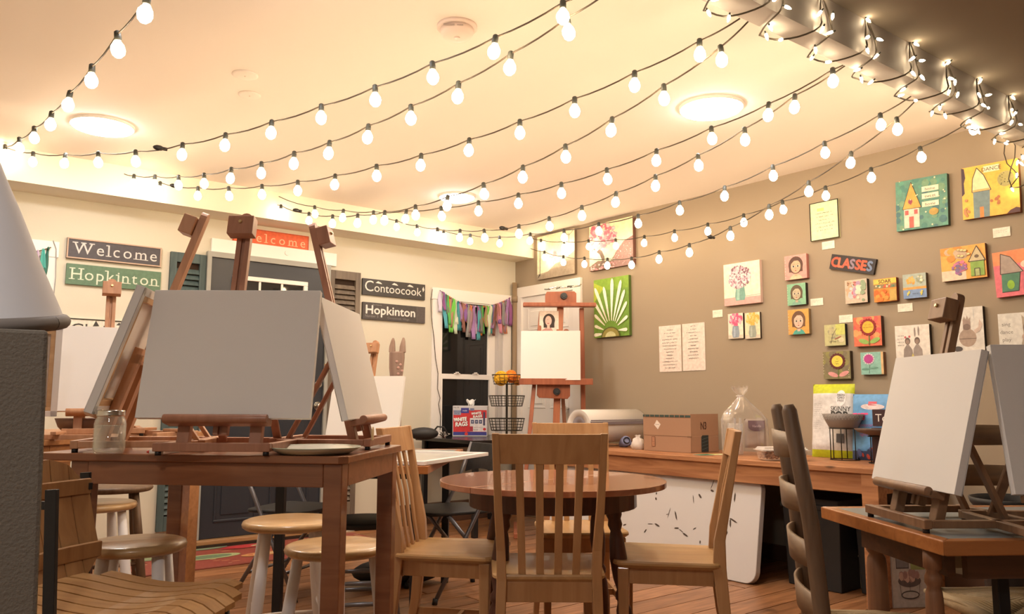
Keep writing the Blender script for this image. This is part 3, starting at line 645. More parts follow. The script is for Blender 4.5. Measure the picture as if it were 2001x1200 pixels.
def sk(p):
    blot(p, .4, .6, .2, .25, 16, [(170, 168, 140), (196, 190, 150)], 81, (.05, .1)); p.rect(.55, .5, 1, 1, (206, 214, 120)); p.line([(.3, .1), (.4, .5), (.6, .8)], .003, (90, 84, 70)); p.line([(.5, .3), (.8, .42)], .006, (170, 90, 80)); p.ell(.8, .25, .14, .12, (220, 216, 180)); p.scrib(.2, .7, .2, .05, .002, (110, 106, 90), 5)
board('painted_canvas', 'small grey-green sketch canvas to the left of the red sunflower canvas', 'painting', [(1610, 635.5), (1652, 632.5), (1652, 675), (1613, 676)], 'r', (200, 200, 150), sk, .03, bodyname='stretched_canvas', edge=(34, 34, 44))
def sunf(bg2, petal, core, leaf, txt=None):
    def f(p):
        blot(p, .5, .6, .5, .4, 26, bg2, 91, (.08, .16)); p.line([(.56, .02), (.56, .4)], .008, (110, 120, 60))
        p.ell(.36, .16, .19, .08, leaf, a=-18); p.ell(.76, .18, .19, .08, leaf, a=22)
        for k in range(18): t = 2*PI*k/18; p.ell(.54+.25*math.cos(t), .64+.25*math.sin(t), .05, .05, petal, 8)
        p.ell(.54, .64, .25, .25, petal, 28); p.ell(.54, .64, .205, .205, core, 28)
        if txt:
            for k, t in enumerate(txt): p.text(t, .54, .70-.085*k, .05, (120, 96, 50))
    return f
board('painted_canvas', 'red-orange canvas of a yellow sunflower with two green leaves', 'painting', [(1666, 621), (1722, 617), (1723.5, 675), (1671, 677.5)], 'r', (230, 120, 90), sunf([(236, 140, 96), (232, 100, 96), (240, 170, 110)], (150, 40, 40), (240, 190, 60), (150, 190, 100), ['you are', 'my sunshine']), .035, bodyname='stretched_canvas', edge=(90, 60, 50))
board('painted_canvas', 'olive canvas of a yellow flower with pink leaves and white dots', 'painting', [(1607, 687.5), (1661, 686), (1663, 741), (1611, 740)], 'r', (140, 132, 96), lambda p: (sunf([(150, 146, 90), (130, 120, 96)], (100, 40, 44), (236, 220, 90), (226, 160, 160), ['be', 'your', 'light'])(p), [p.ell(.03, .2+.1*k, .012, .012, (240, 236, 220), 6) for k in range(8)], [p.ell(.95, .06+.09*k, .012, .012, (240, 236, 220), 6) for k in range(4)]), .035, bodyname='stretched_canvas', edge=(80, 66, 52))
def mag(p):
    p.line([(.36, .05), (.40, .5)], .005, (96, 130, 120)); p.ell(.22, .24, .19, .07, (120, 176, 160)); p.ell(.58, .28, .19, .07, (120, 176, 160)); p.line([(.04, .24), (.4, .24), (.76, .3)], .002, (60, 100, 96))
    for k in range(14): t = 2*PI*k/14; p.ell(.36+.22*math.cos(t), .7+.22*math.sin(t), .04, .04, (244, 226, 236), 8)
    p.ell(.36, .7, .2, .2, (186, 70, 150), 26); p.rect(.9, 0, 1, 1, (226, 190, 140))
board('painted_canvas', 'small aqua canvas of a round magenta flower', 'painting', [(1680, 689.5), (1726, 687), (1728, 731), (1685, 732.5)], 'r', (146, 200, 190), mag, .03, bodyname='stretched_canvas', edge=(150, 110, 86))
def bun(p):
    for u, c in ((.36, (150, 140, 136)), (.64, (160, 150, 146))): p.poly([(u-.15, 0), (u-.12, .4), (u, .55), (u+.13, .38), (u+.16, 0)], c); p.ell(u, .6, .08, .09, (110, 96, 90)); p.ell(u, .58, .055, .06, (150, 130, 120))
    p.ell(.3, .7, .03, .03, (200, 100, 110)); p.ell(.42, .71, .03, .03, (200, 100, 110)); p.ell(.58, .82, .022, .12, (150, 140, 138)); p.ell(.69, .84, .022, .12, (150, 140, 138)); p.poly([(.38, 0), (.5, .3), (.62, 0)], (216, 204, 120))
    for k in range(4): p.scrib(.06, .26, .74-.08*k, .01, .0018, (110, 110, 110), k+40)
board('painted_canvas', 'white canvas of two grey figures with animal ears above the right canvas', 'painting', [(1749, 637.5), (1816.5, 633), (1819, 712), (1752, 714)], 'r', (236, 232, 226), bun, .03, bodyname='stretched_canvas', edge=(40, 34, 30))
def crea(p):
    for k, t in enumerate(('use', 'wish', 'their')): p.text(t, .14, .84-.12*k, .07, (120, 120, 118))
    p.ell(.57, .32, .23, .2, (176, 158, 146)); p.line([(.34, .3), (.8, .3)], .003, (96, 80, 74)); p.rect(.46, .5, .66, .72, (166, 146, 138)); p.poly([(.46, .72), (.5, .8), (.54, .73), (.58, .82), (.62, .73), (.67, .78), (.66, .7)], (176, 160, 150)); p.ell(.56, .56, .1, .07, (130, 112, 106))
    p.poly([(.36, .46), (.2, .62), (.1, .6), (.14, .44), (.28, .38)], (214, 196, 186)); p.poly([(.74, .48), (.86, .54), (.9, .72), (.98, .6), (.9, .46), (.78, .4)], (214, 196, 186)); p.ell(.3, .08, .12, .06, (80, 76, 78)); p.line([(.3, .95), (.34, .7)], .002, (196, 206, 214)); p.line([(.75, .95), (.76, .75)], .002, (196, 206, 214))
board('painted_canvas', 'white canvas of a grey winged round creature above the right canvas', 'painting', [(1848.5, 602.5), (1922, 599), (1923.5, 687.5), (1850, 690)], 'r', (228, 226, 222), crea, .03, bodyname='stretched_canvas', edge=(44, 38, 34))
def cat(p):
    for k, t in enumerate(('sing', 'dance', 'play')): p.text(t, .2, .72-.17*k, .08, (120, 120, 118))
    p.poly([(.5, 0), (.56, .3), (.62, .5), (.6, .95), (.72, .82), (.9, .84), (1, .95), (1, 0)], (180, 166, 150)); p.ell(.8, .66, .18, .16, (130, 110, 100)); p.ell(.8, .46, .22, .12, (196, 170, 160))
board('painted_canvas', 'white canvas of a brown cat figure at the right edge', 'painting', [(1951, 614), (2030, 608), (2032, 697), (1954, 703)], 'r', (226, 226, 222), cat, .03, bodyname='stretched_canvas', edge=(44, 38, 34))
# caption cards
cards = [((1392.6, 606), (1412, 605.6), (1412, 619.6), (1393, 620.6), 'small blank caption card left of the tiny flower canvases'),
 ((1583, 585), (1608, 581.5), (1609, 595), (1585, 599), 'caption card right of the mint green portrait'),
 ((1606, 473), (1631, 470), (1631, 485), (1607, 488), 'caption card under the framed poem'),
 ((1639, 617), (1666, 614), (1667, 629), (1641, 632), 'caption card left of the red sunflower canvas'),
 ((1754, 594.5), (1783, 592), (1784, 607), (1755, 611), 'caption card under the orange flower and blue strip canvas'),
 ((1940, 447), (1974, 442.5), (1975, 461), (1941, 465), 'caption card under the yellow tower canvas'),
 ((1898, 701), (1906, 700), (1908, 716), (1899, 717), 'narrow caption card seen between the two right canvases')]
for i, (a_, b_, c_, d_, lb) in enumerate(cards):
    board('caption_card', lb, 'card', [a_, b_, c_, d_], 'r', (246, 240, 226), (lambda p, i=i: [p.scrib(.1, .85, .7-.2*k, .02, .0012, (170, 160, 150), i*3+k) for k in range(2)]), .0025, bodyname='card_stock', group=None)
def lyr(sd, n, top):
    def f(p):
        for k in range(n):
            rd = random.Random(sd+k); wd = rd.uniform(.12, .36); p.scrib(.5-wd, .5+wd, top-.068*k, .009, .0028, (120, 112, 112), sd+k, .12)
    return f
board('paper_sheet', 'tall handwritten sheet pinned on the taupe wall, left one of two', 'paper', [(1290, 638), (1332, 634), (1331, 726.5), (1287, 726.5)], 'r', (240, 226, 218), lyr(100, 13, .90), .003, bodyname='sheet')
board('paper_sheet', 'tall handwritten sheet pinned on the taupe wall, right one of two', 'paper', [(1334, 633), (1378, 630), (1378, 724), (1334, 724.5)], 'r', (240, 226, 218), lyr(200, 11, .94), .003, bodyname='sheet')

# ------------------------------------------------------------------ ceiling things
def dome(px, py, label, r=.16, at=None):
    p = at or onz(px, py, ZC-.02); t = thing('ceiling_light', label, 'ceiling light', (p.x, p.y, ZC))
    part('rim', MB().lathe([(r+.008, 0), (r+.008, -.010), (r+.002, -.016)], 32, cap=False), M_trim, t)
    part('diffuser', MB().lathe([(r+.004, -.012), (r*.95, -.024), (r*.7, -.036), (r*.35, -.042), (.001, -.044)], 32, cap=False), M_disc, t)
    return t
dome(200, 250, 'bright flush ceiling light near the left windows')
dome(1390, 215, 'bright flush ceiling light in the middle of the room')
dome(0, 0, 'flush ceiling light just above the upper picture edge', at=Vector((.93, 2.56, ZC)))
dome(893, 388, 'small bright flush ceiling light close to the corner', .13)
p = onz(893, 60, ZC-.02)
t = thing('smoke_detector', 'round white smoke detector on the ceiling', 'smoke detector', (p.x, p.y, ZC), FACE)
M_plas = mat('ivory_plastic', (.72, .60, .54), .5)
part('base', MB().lathe([(.083, 0), (.083, -.012), (.076, -.016)], 32), M_plas, t)
part('cover', MB().lathe([(.070, -.016), (.068, -.034), (.058, -.046), (.03, -.05), (.001, -.05)], 32), M_plas, t)
part('vent', MB().box(-.05, -.005, -.073, -.066, -.030, -.024).box(.005, .03, -.073, -.066, -.030, -.027), mat('vent_grey', (.4, .33, .3), .6), t)
part('test_button', MB().lathe([(.012, -.05), (.012, -.053), (.001, -.053)], 16), M_plas, t)
for px, py, lb, rr in ((479, 146, 'round flush ceiling cover plate, upper one left of the smoke detector', .06), (488, 185, 'round flush ceiling cover plate, lower one left of the smoke detector', .055)):
    p = onz(px, py, ZC); t = thing('ceiling_plate', lb, 'cover plate', (p.x, p.y, ZC))
    part('plate', MB().lathe([(rr, 0), (rr, -.004), (rr-.008, -.008), (.001, -.008)], 28), M_ceil, t)
    part('screw', MB().lathe([(.004, -.008), (.004, -.010), (.001, -.010)], 8), M_plas, t)

# ------------------------------------------------------------------ globe string lights
bulb_me = MB().lathe([(.0095, 0), (.013, -.006), (.0210, -.019), (.0230, -.032), (.0190, -.046), (.010, -.055), (.001, -.058)], 10, cap=False).mesh('bulb', M_bulb)
sock_me = MB().lathe([(.006, .014), (.0105, .010), (.0115, -.004), (.0115, -.018), (.0095, -.020)], 10).mesh('socket', M_socket)
def string(label, ends, pts, plug=None, extra=None):
    """ends: plan (x,y) of the two hooks; pts: where each socket is seen; the cord hangs in the vertical plane through the hooks"""
    (ax, ay), (bx, by) = ends; n = Vector((by-ay, -(bx-ax), 0)); A = Vector((ax, ay, 0))
    def hit(px, py):
        d = ray(px, py); k = (A-O).dot(n)/d.dot(n); q = O+d*k
        q.z = min(q.z, ZC-.012); return q
    P = [hit(*p) for p in pts]; isock = [True]*len(P)
    o = thing('string_lights', label, 'string lights', P[0], 0, 'globe string lights under the ceiling'); base = P[0].copy()
    E = [hit(*e) for e in (extra or [])]
    allp = sorted(P+E, key=lambda q: (q.y, q.x) if abs(ay-by) > .5 else q.x)
    c = []
    for q0, q1 in zip(allp[:-1], allp[1:]):
        L = (q1-q0).length
        for k in range(4): f = k/4; c.append(q0.lerp(q1, f)-Vector((0, 0, .03*L*4*f*(1-f)))-base)
    c.append(allp[-1]-base)
    part('cord', MB().tube(c, .0032, 6), M_cord, o)
    for i, q in enumerate(P):
        s_ = link('socket', sock_me, o); s_.location = q-base-Vector((0, 0, .004))
        b_ = link('bulb', bulb_me, o); b_.location = q-base-Vector((0, 0, .024)); s_.rotation_euler = b_.rotation_euler = (random.uniform(-.15, .15), random.uniform(-.15, .15), 0)
    if plug:
        q = hit(*plug)-base; part('plug', MB().ball(q, .028, .013, .014, 10, 6).cyl(q+Vector((.02, 0, 0)), q+Vector((.04, 0, 0)), .009), M_black, o)
    return o
SYH = SY-.02
def hk(px, py): p = ony(px, py, SYH); return (p.x, SYH)          # hook on the soffit
def bk(px, py): p = onz(px, py, BZ+.03); return (p.x, p.y)       # hook on the beam
h0 = hk(8, 288); h2 = hk(243, 341); h3 = hk(300, 352); h4 = hk(545, 400); h6 = hk(748, 420); h7 = hk(860, 450); h8 = hk(1042, 466)
b1x = bk(1448, 33); b2x = bk(1652, 125); b3x = bk(1790, 187); b4x = bk(1903, 241)
b0x = (b1x[0]-.62, b1x[1]+.02); bL = (b0x[0]-.75, b0x[1]+.02)
string('globe string lights falling steeply to the upper left corner', (h0, (.55, 1.66)), [(288, -6), (230, 66), (180, 130), (137, 181), (101, 221), (67, 250), (38, 271), (10, 285)], extra=[(330, -70)])
string('topmost long string of globe lights with a plug at its left', (h0, b0x), [(65, 299), (128, 302), (192, 299), (265, 296), (357, 282), (441, 263), (531, 238), (628, 207), (733, 170), (845, 124), (968, 73), (1100, 5)], plug=(310, 289), extra=[(12, 288), (1190, -36)])
string('second globe light string from the top, running out of the top edge', (h2, b0x), [(262, 343), (303, 344), (349, 345), (399, 341), (452, 330), (511, 319), (575, 299), (644, 278), (720, 246), (803, 208), (896, 163), (998, 105), (1108, 35)], extra=[(243, 340), (1200, -24)])
string('globe light string meeting the beam at its upper end, upper of two', (h3, b1x), [(313, 357), (387, 367), (447, 367), (512, 363), (582, 355), (655, 343), (736, 324), (823, 303), (917, 273), (1016, 237), (1123, 193), (1240, 142), (1367, 80)], plug=(340, 363), extra=[(298, 352), (1446, 36)])
string('globe light string meeting the beam at its upper end, lower of two', (h4, b1x), [(549, 402), (604, 417), (650, 422), (699, 420), (752, 414), (812, 403), (875, 384), (945, 360), (1022, 326), (1105, 285), (1196, 232), (1297, 168), (1408, 92)], plug=(579, 411), extra=[(520, 390), (1462, 42)])
string('globe light string meeting the middle of the beam, upper of two', (h4, b2x), [(615, 404), (671, 411), (730, 414), (794, 412), (862, 406), (935, 395), (1013, 380), (1097, 359), (1186, 331), (1283, 294), (1390, 250), (1502, 203), (1627, 136)], extra=[(545, 384), (1650, 126)])
string('globe light string meeting the middle of the beam, lower of two', (h6, b2x), [(775, 431), (815, 441), (855, 447), (899, 450), (946, 450), (1014, 441), (1073, 426), (1137, 404), (1204, 377), (1281, 344), (1364, 304), (1455, 252), (1553, 187)], plug=(982, 446), extra=[(742, 420), (1652, 128)])
string('globe light string reaching the beam near its right part, upper of two', (h7, b3x), [(867, 451), (919, 459), (976, 463), (1036, 457), (1102, 450), (1170, 437), (1247, 421), (1328, 395), (1416, 366), (1510, 325), (1611, 279), (1720, 224)], extra=[(855, 448), (1786, 184)])
string('globe light string ending at the right end of the beam', (h8, b4x), [(1057, 469), (1102, 472), (1150, 470), (1203, 468), (1259, 462), (1318, 451), (1383, 438), (1453, 420), (1529, 394), (1613, 366), (1702, 330), (1798, 289), (1903, 233)], extra=[(1040, 466)])
string('lowest globe light string crossing the pink tree canvas', ((h8[0]-.02, h8[1]), b3x), [(1030, 482), (1064, 492), (1101, 501), (1142, 504), (1187, 506), (1234, 504), (1288, 492), (1347, 478), (1427, 445), (1503, 402), (1580, 356), (1663, 299), (1752, 232)], plug=(1388, 463), extra=[(1020, 476), (1795, 190)])

# ------------------------------------------------------------------ fairy lights wrapped round the beam
def bp_(x, face, s):
    yn = bym(x)
    if face == 'n': return Vector((x, yn-.008, BZ+(ZC-BZ)*s))
    if face == 'b': return Vector((x, yn+.105*s, BZ-.008))
    return Vector((x, yn+.113, BZ+(ZC-BZ)*s))
mini_me = MB().lathe([(.0030, .005), (.0055, 0), (.0058, -.010), (.0035, -.018), (.0008, -.023)], 7, cap=False).mesh('bulb', M_mini)
minis_me = MB().lathe([(.0030, .014), (.0036, .004), (.0036, -.001)], 7).mesh('socket', M_socket)
ft = thing('fairy_lights', 'dark wired mini fairy lights wrapped in loops around the beam', 'string lights', (0, 0, 0), 0)
pts = []; x = 1.55; bulbs = []; rd = random.Random(5)
while x < 4.62:
    st = .33*(1+.08*rd.uniform(-1, 1)); j = rd.uniform(-.012, .012)
    V = Vector
    seq = [bp_(x, 'b', 1.15)+V((0, 0, -.012)), bp_(x+.06, 'b', .95)+V((j, 0, -.02)), bp_(x+.13, 'b', .45)+V((0, 0, -.008)), bp_(x+.165, 'n', .05)+V((0, -.014, 0)), bp_(x+.180, 'n', .45)+V((0, -.008, 0)), bp_(x+.205, 'n', .90), bp_(x+.212, 'n', .97), bp_(x+.220, 'n', .90), bp_(x+.245+j, 'n', .48)+V((0, -.006, 0)), bp_(x+.240, 'n', .08)+V((0, -.014, -.004)), bp_(x+.255, 'b', .25), bp_(x+.285, 'b', .75), bp_(x+.31, 'b', 1.15)+V((0, 0, -.012))]
    pts += seq
    for k in (0, 1, 3, 4, 6, 8, 9, 11):
        q = seq[k]+Vector((rd.uniform(-.012, .012), rd.uniform(-.022, -.006), -.004)); bulbs.append((q, k))
    x += st
base = pts[0]; ft.location = base
# smooth wire
sm = []
for i in range(len(pts)-1):
    p0, p1, p2, p3 = pts[max(i-1, 0)], pts[i], pts[i+1], pts[min(i+2, len(pts)-1)]
    for k in range(3):
        t_ = k/3; sm.append(.5*((2*p1)+(p2-p0)*t_+(2*p0-5*p1+4*p2-p3)*t_*t_+(3*p1-p0-3*p2+p3)*t_**3)-base)
part('wire', MB().tube(sm, .0036, 6), M_cord, ft)
for q, k in bulbs:
    e = Euler((rd.uniform(-1.6, 1.2), rd.uniform(-1.2, 1.2), 0))
    for me_, nm in ((mini_me, 'bulb'), (minis_me, 'socket')):
        o = link(nm, me_, ft); o.location = q-base; o.rotation_euler = e
# dangling loop at the right end
loop = [(1933, 250), (1960, 256), (1972, 265), (1964, 280), (1962, 300), (1968, 320), (1982, 333), (1990, 345), (1980, 358), (1973, 367), (1990, 366), (2010, 358)]
lp = [onx(px, py, XR-.06) for px, py in loop]; ft2 = thing('fairy_lights', 'loose loop of fairy lights dangling before the yellow tower canvas', 'string lights', lp[0])
lp2 = [onx(px, py, XR-.05) for px, py in ((1976, 270), (1984, 285), (1983, 308), (1975, 330), (1971, 350), (1978, 368))]
part('wire', MB().tube([q-lp[0] for q in lp], .003, 6).tube([q-lp[0] for q in lp2], .003, 6), M_cord, ft2)
for px, py in ((1961, 262), (1972, 273), (1989, 315), (1987, 340), (1977, 368), (1998, 305), (1994, 318), (1998, 208)):
    q = onx(px, py, XR-.065)
    for me_, nm in ((mini_me, 'bulb'), (minis_me, 'socket')):
        o = link(nm, me_, ft2); o.location = q-lp[0]; o.rotation_euler = (rd.uniform(-.6, .6), rd.uniform(-.6, .6), 0)
# ------------------------------------------------------------------ furniture helpers
def gp(px, dep, z=0.0):     # ground position under image column px at horizontal distance dep
    w_ = dep*math.cos(PIT)+(z-CH)*math.sin(PIT); return G((px-1000.5)/F*w_, dep, z)
ROT = lambda d: FACE+d
def tapered(mb, p, q, w0, d0, w1, d1):
    p = Vector(p); q = Vector(q); vs = []
    for e, w_, d_ in ((p, w0, d0), (q, w1, d1)): vs += [e+Vector((i*w_/2, j*d_/2, 0)) for i, j in ((-1, -1), (1, -1), (1, 1), (-1, 1))]
    return mb.add(vs, [(0, 1, 2, 3), (7, 6, 5, 4), (4, 5, 1, 0), (5, 6, 2, 1), (6, 7, 3, 2), (7, 4, 0, 3)])
def loft(mb, secs):          # secs: list of (centre, w, d)
    vs = []
    for c, w_, d_ in secs: c = Vector(c); vs += [c+Vector((i*w_/2, j*d_/2, 0)) for i, j in ((-1, -1), (1, -1), (1, 1), (-1, 1))]
    n = len(secs); fs = [(3, 2, 1, 0), tuple((n-1)*4+k for k in range(4))]
    for i in range(n-1): fs += [(i*4+k, i*4+(k+1) % 4, (i+1)*4+(k+1) % 4, (i+1)*4+k) for k in range(4)]
    return mb.add(vs, fs)
def rrect(w_, d_, r, n=5, x0=0, y0=0):
    pts = []
    for cx, cy, a0 in ((w_/2-r, d_/2-r, 0), (-w_/2+r, d_/2-r, 90), (-w_/2+r, -d_/2+r, 180), (w_/2-r, -d_/2+r, 270)):
        for k in range(n+1): a = R(a0+90*k/n); pts.append((x0+cx+r*math.cos(a), y0+cy+r*math.sin(a)))
    return pts

# ---- counter-height table in front
def leg_table(name, label, loc, rz, W_, D_, H_, th, ap, lw, m, left_in=.02, mtop=None, edge=None, ch=.02, group=None):
    t = thing(name, label, 'table', loc, rz, group); x, y = W_/2, D_/2
    poly = [(-x+ch, -y), (x-ch, -y), (x, -y+ch), (x, y-ch), (x-ch, y), (-x+ch, y), (-x, y-ch), (-x, -y+ch)]
    part('tabletop', MB().slab(poly, H_-th, H_), m, t, .003)
    i = .014
    for nm, b in (('apron', (-x+left_in+lw, x-i-lw, -y+i, -y+i+.018)), ('apron', (-x+left_in+lw, x-i-lw, y-i-.018, y-i)), ('apron', (x-i-.018, x-i, -y+i+lw, y-i-lw)), ('apron', (-x+left_in, -x+left_in+.018, -y+i+lw, y-i-lw))):
        part(nm, MB().box(b[0], b[1], b[2], b[3], H_-th-ap, H_-th), m, t, .002)
    for sx in (0, 1):
        for sy in (0, 1):
            cx = (x-i-lw/2) if sx else (-x+left_in+lw/2); cyy = (y-i-lw/2) if sy else (-y+i+lw/2)
            lg = MB(); tapered(lg, (cx, cyy, H_-th), (cx, cyy, 0), lw, lw, lw*.92, lw*.92); part('leg', lg, m, t, .003)
    return t
T1W, T1D, T1Z = .86, .56, .90
rz1 = ROT(-7); e1 = Euler((0, 0, R(rz1))).to_matrix()
c1 = G(-.419, 2.052)+e1 @ Vector((-T1W/2, T1D/2, 0))
leg_table('counter_table', 'brown counter-height wooden table in front holding the jar, plate and three easels', (c1.x, c1.y, 0), rz1, T1W, T1D, T1Z, .020, .060, .050, M_table, left_in=.10)
# ---- rear counter table at the left
rz2 = ROT(-17.4); e2 = Euler((0, 0, R(rz2))).to_matrix()
c2 = G(-1.71, 2.91)+e2 @ Vector((-.45, .46, 0))
leg_table('counter_table', 'lighter orange-brown counter-height table behind, with the rear left easels', (c2.x, c2.y, 0), rz2, .90, .94, .895, .022, .065, .068, wood('light_table_wood', (.50, .235, .095), (.36, .16, .06), 'X', .9, .32), left_in=.05)

# ---- table-top easel and blank canvases
def canvas_on(label, P, rz, lean, w_, h_, th=.018, group='blank canvases on the easels', cat='canvas'):
    t = thing('blank_canvas', label, cat, P, 0, group); t.rotation_euler = Euler((-R(lean), 0, R(rz)), 'XYZ')
    fb = MB().box(-w_/2, w_/2, 0, .002, 0, h_).box(-w_/2, -w_/2+.0015, .002, th, 0, h_).box(w_/2-.0015, w_/2, .002, th, 0, h_).box(-w_/2, w_/2, .002, th, h_-.0015, h_).box(-w_/2, w_/2, .002, th, 0, .0015)
    part('fabric', fb, M_canvas, t, .0012)
    sb = .038; ms = wood('stretcher_pine', (.62, .42, .24), (.50, .31, .16), 'X', 1, .6)
    for b in ((-w_/2+.002, w_/2-.002, .002, sb), (-w_/2+.002, w_/2-.002, h_-sb, h_-.002)): part('stretcher_bar', MB().box(b[0], b[1], .003, th+.001, b[2], b[3]), ms, t, .001)
    for b in ((-w_/2+.002, -w_/2+sb), (w_/2-sb, w_/2-.002)): part('stretcher_bar', MB().box(b[0], b[1], .003, th+.001, sb, h_-sb), ms, t, .001)
    fold = MB().box(-w_/2, -w_/2+.022, th+.001, th+.002, 0, h_).box(w_/2-.022, w_/2, th+.001, th+.002, 0, h_).box(-w_/2, w_/2, th+.001, th+.002, h_-.022, h_).box(-w_/2, w_/2, th+.001, th+.002, 0, .022)
    part('folded_edge', fold, M_canvas, t)
    return t
def easel(label, px, py, dep, rz, zt, lean, clabel, cw=.457, chh=.356, mastL=.70, m=None, tray_w=.28, clamp_f=1.0, shift=0.0, base_back=.27, clamp_s=None, hasp=False, cth=.018):
    m = m or M_beech; a = R(lean); P = atd(px, py, dep)
    off = .014+cth; s0 = (P.z-zt-off*math.sin(a))/math.cos(a)
    rm = Euler((0, 0, R(rz))).to_matrix()
    loc = P-rm @ Vector((shift, s0*math.sin(a)-off*math.cos(a), 0)); loc.z = zt
    t = thing('tabletop_easel', label, 'easel', loc, rz, 'wooden table-top easels')
    def L(x, s, o=0): return Vector((x, s*math.sin(a)-o*math.cos(a), s*math.cos(a)+o*math.sin(a)))
    Rx = Matrix.Rotation(-a, 4, 'X'); bw = .15
    for x in (-bw+.01, bw-.01): part('side_rail', MB().box(x-.011, x+.011, -.035, base_back, .012, .030), m, t, .002)
    part('front_rail', MB().box(-bw, bw, -.055, -.035, .010, .032), m, t, .002)
    part('rear_rail', MB().box(-bw, bw, base_back, base_back+.02, .010, .032), m, t, .002)
    for x in (-bw+.012, bw-.012):
        for y in (-.045, base_back+.01): part('foot', MB().cyl((x, y, 0), (x, y, .011), .008, n=10), M_black, t)
    for x in (-.095, .095):
        u = MB().prism([(x-.016, .028), (x-.012, .020), (x+.012, .020), (x+.016, .028), (x+.016, .30), (x-.016, .30)], -.012, .012, Rx); part('upright', u, m, t, .002)
        st = MB().bar(L(x*.84, .27, -.02), Vector((x*.84, base_back-.01, .022)), .022, .012, (0, 1, 0)); part('strut', st, m, t, .002)
    part('crosspiece', MB().box(-.111, .111, -.012, .012, .255, .285, Rx), m, t, .002)
    ms_ = MB().box(-.019, -.005, -.010, .010, .05, mastL, Rx).box(.005, .019, -.010, .010, .05, mastL, Rx).box(-.005, .005, -.004, .010, .05, mastL, Rx)
    top = [(-.019, mastL-.002)]+[(-.019*math.cos(k*PI/8), mastL+.019*math.sin(k*PI/8)) for k in range(1, 8)]+[(.019, mastL-.002)]
    ms_.prism(top, -.010, .010, Rx); part('mast', ms_, m, t, .001)
    tr = MB().box(-tray_w/2, tray_w/2, -.05, -.010, s0-.018, s0-.001, Rx)
    tr.cyl(Rx @ Vector((-tray_w/2, -.052, s0-.006)), Rx @ Vector((tray_w/2, -.052, s0-.006)), .012, n=12)
    part('tray', tr, m, t, .002)
    cs = clamp_s or (mastL-.035)
    part('clamp', MB().box(-.036, .036, -.050, -.012, cs-.028, cs+.028, Rx), m, t, .002)
    part('screw', MB().cyl(Rx @ Vector((0, -.050, cs+.008)), Rx @ Vector((0, -.056, cs+.008)), .0055, .004, 10), M_brass, t)
    part('hinge_knob', MB().cyl(L(-.005, .27, -.012), L(-.005, .27, -.05), .006, n=8).cyl(L(-.03, .27, -.05), L(.03, .27, -.05), .004, n=8), M_brass, t)
    if hasp: part('hasp', MB().prism([(-.139, .028), (-.117, .028), (-.117, .055)]+[(-.128+.011*math.cos(k*PI/6), .055+.011*math.sin(k*PI/6)) for k in range(1, 6)]+[(-.139, .055)], -.058, -.055), mat('hasp_cream', (.7, .55, .3), .4), t)
    Q = P.copy()
    canvas_on(clabel, Q, rz, lean, cw, chh, cth)
    return t
# three on the front counter table
easel('easel at the centre of the front table, seen behind the big grey-shaded canvas', 434, 817, 2.085, ROT(0), T1Z, 12.4, 'large canvas facing the viewer on the central easel', mastL=.672, m=M_dkbeech, tray_w=.27, shift=.01)
easel('easel on the right end of the front table, turned to the right', 718, 817, 2.44, ROT(87), T1Z, 14.5, 'pinkish-lit canvas turned right on the front table', mastL=.70, m=M_dkbeech, hasp=True, base_back=.22)
easel('easel on the left of the front table seen from behind, leaning right', 217, 802, 2.30, ROT(-80), T1Z, 18.5, 'canvas seen edge-on with its pine stretcher showing, left of the central canvas', mastL=.72, m=M_beech, cth=.022)
# rear left
easel('easel on the rear left table before the green sign', 205, 803, 3.25, ROT(28), .895, 12.5, 'bright white canvas on the rear left table', mastL=.66)
easel('easel at the far left on the rear table, seen from behind', -28, 812, 2.95, ROT(-150), .895, 15, 'canvas seen from behind at the far left beside the grey partition', mastL=.66)
easel('easel on the grey-topped table near the dark door', 704, 857, 4.45, ROT(-20), .75, 12, 'bright white canvas standing behind the front table, left of the corner window', mastL=.635)

# ---- glass jar of water, plate, marker on the front table
def jar():
    p = gp(213, 2.115, .9); t = thing('mason_jar', 'clear glass jar of water with a metal ring on the front table', 'jar', (p.x, p.y, T1Z))
    g = thinmat('jar_glass', (.85, .92, .82), .05, .05)
    pr = [(.030, 0), (.036, .004), (.0385, .014), (.0385, .078), (.036, .088), (.0325, .095), (.0325, .112), (.030, .112), (.030, .096), (.034, .086), (.0362, .077), (.0362, .015), (.033, .006), (.001, .005)]
    part('glass', MB().lathe(pr, 36, cap=False), g, t)
    part('water', MB().lathe([(.001, .0055), (.033, .0065), (.0360, .015), (.0360, .074), (.001, .074)], 36, cap=False), thinmat('water', (.90, .95, .80), .10, .02), t)
    part('ring', MB().lathe([(.0335, .098), (.0345, .100), (.0345, .104), (.0338, .106), (.0345, .108), (.0345, .113), (.0305, .1145), (.0305, .113), (.0335, .112)], 36, cap=False), M_chrome, t)
jar()
p = gp(616, 2.165, .9)
t = thing('plate', 'large shallow pale plate lying on the front table', 'plate', (p.x, p.y, T1Z))
part('dish', MB().lathe([(.001, .004), (.085, .003), (.092, .005), (.113, .016), (.121, .019), (.120, .016), (.092, .001), (.07, 0), (.001, 0)], 48, cap=False), mat('plate_glaze', (.62, .60, .50), .25), t)
part('rim', MB().lathe([(.118, .018), (.121, .0195), (.123, .018), (.121, .0165)], 48, cap=False), mat('plate_rim', (.45, .48, .36), .3), t)
p = gp(303, 2.10, .9); t = thing('paint_tube', 'small white tube with a red tip lying beside the jar', 'tube', (p.x, p.y, T1Z+.007), ROT(4))
part('body', MB().cyl((-.012, 0, 0), (.02, 0, 0), .006, .0065, 10), M_white, t); part('tip', MB().cyl((-.020, 0, 0), (-.012, 0, 0), .002, .005, 8), mat('red_tip', (.6, .06, .04), .5), t)
p = gp(158, 3.35, .9)
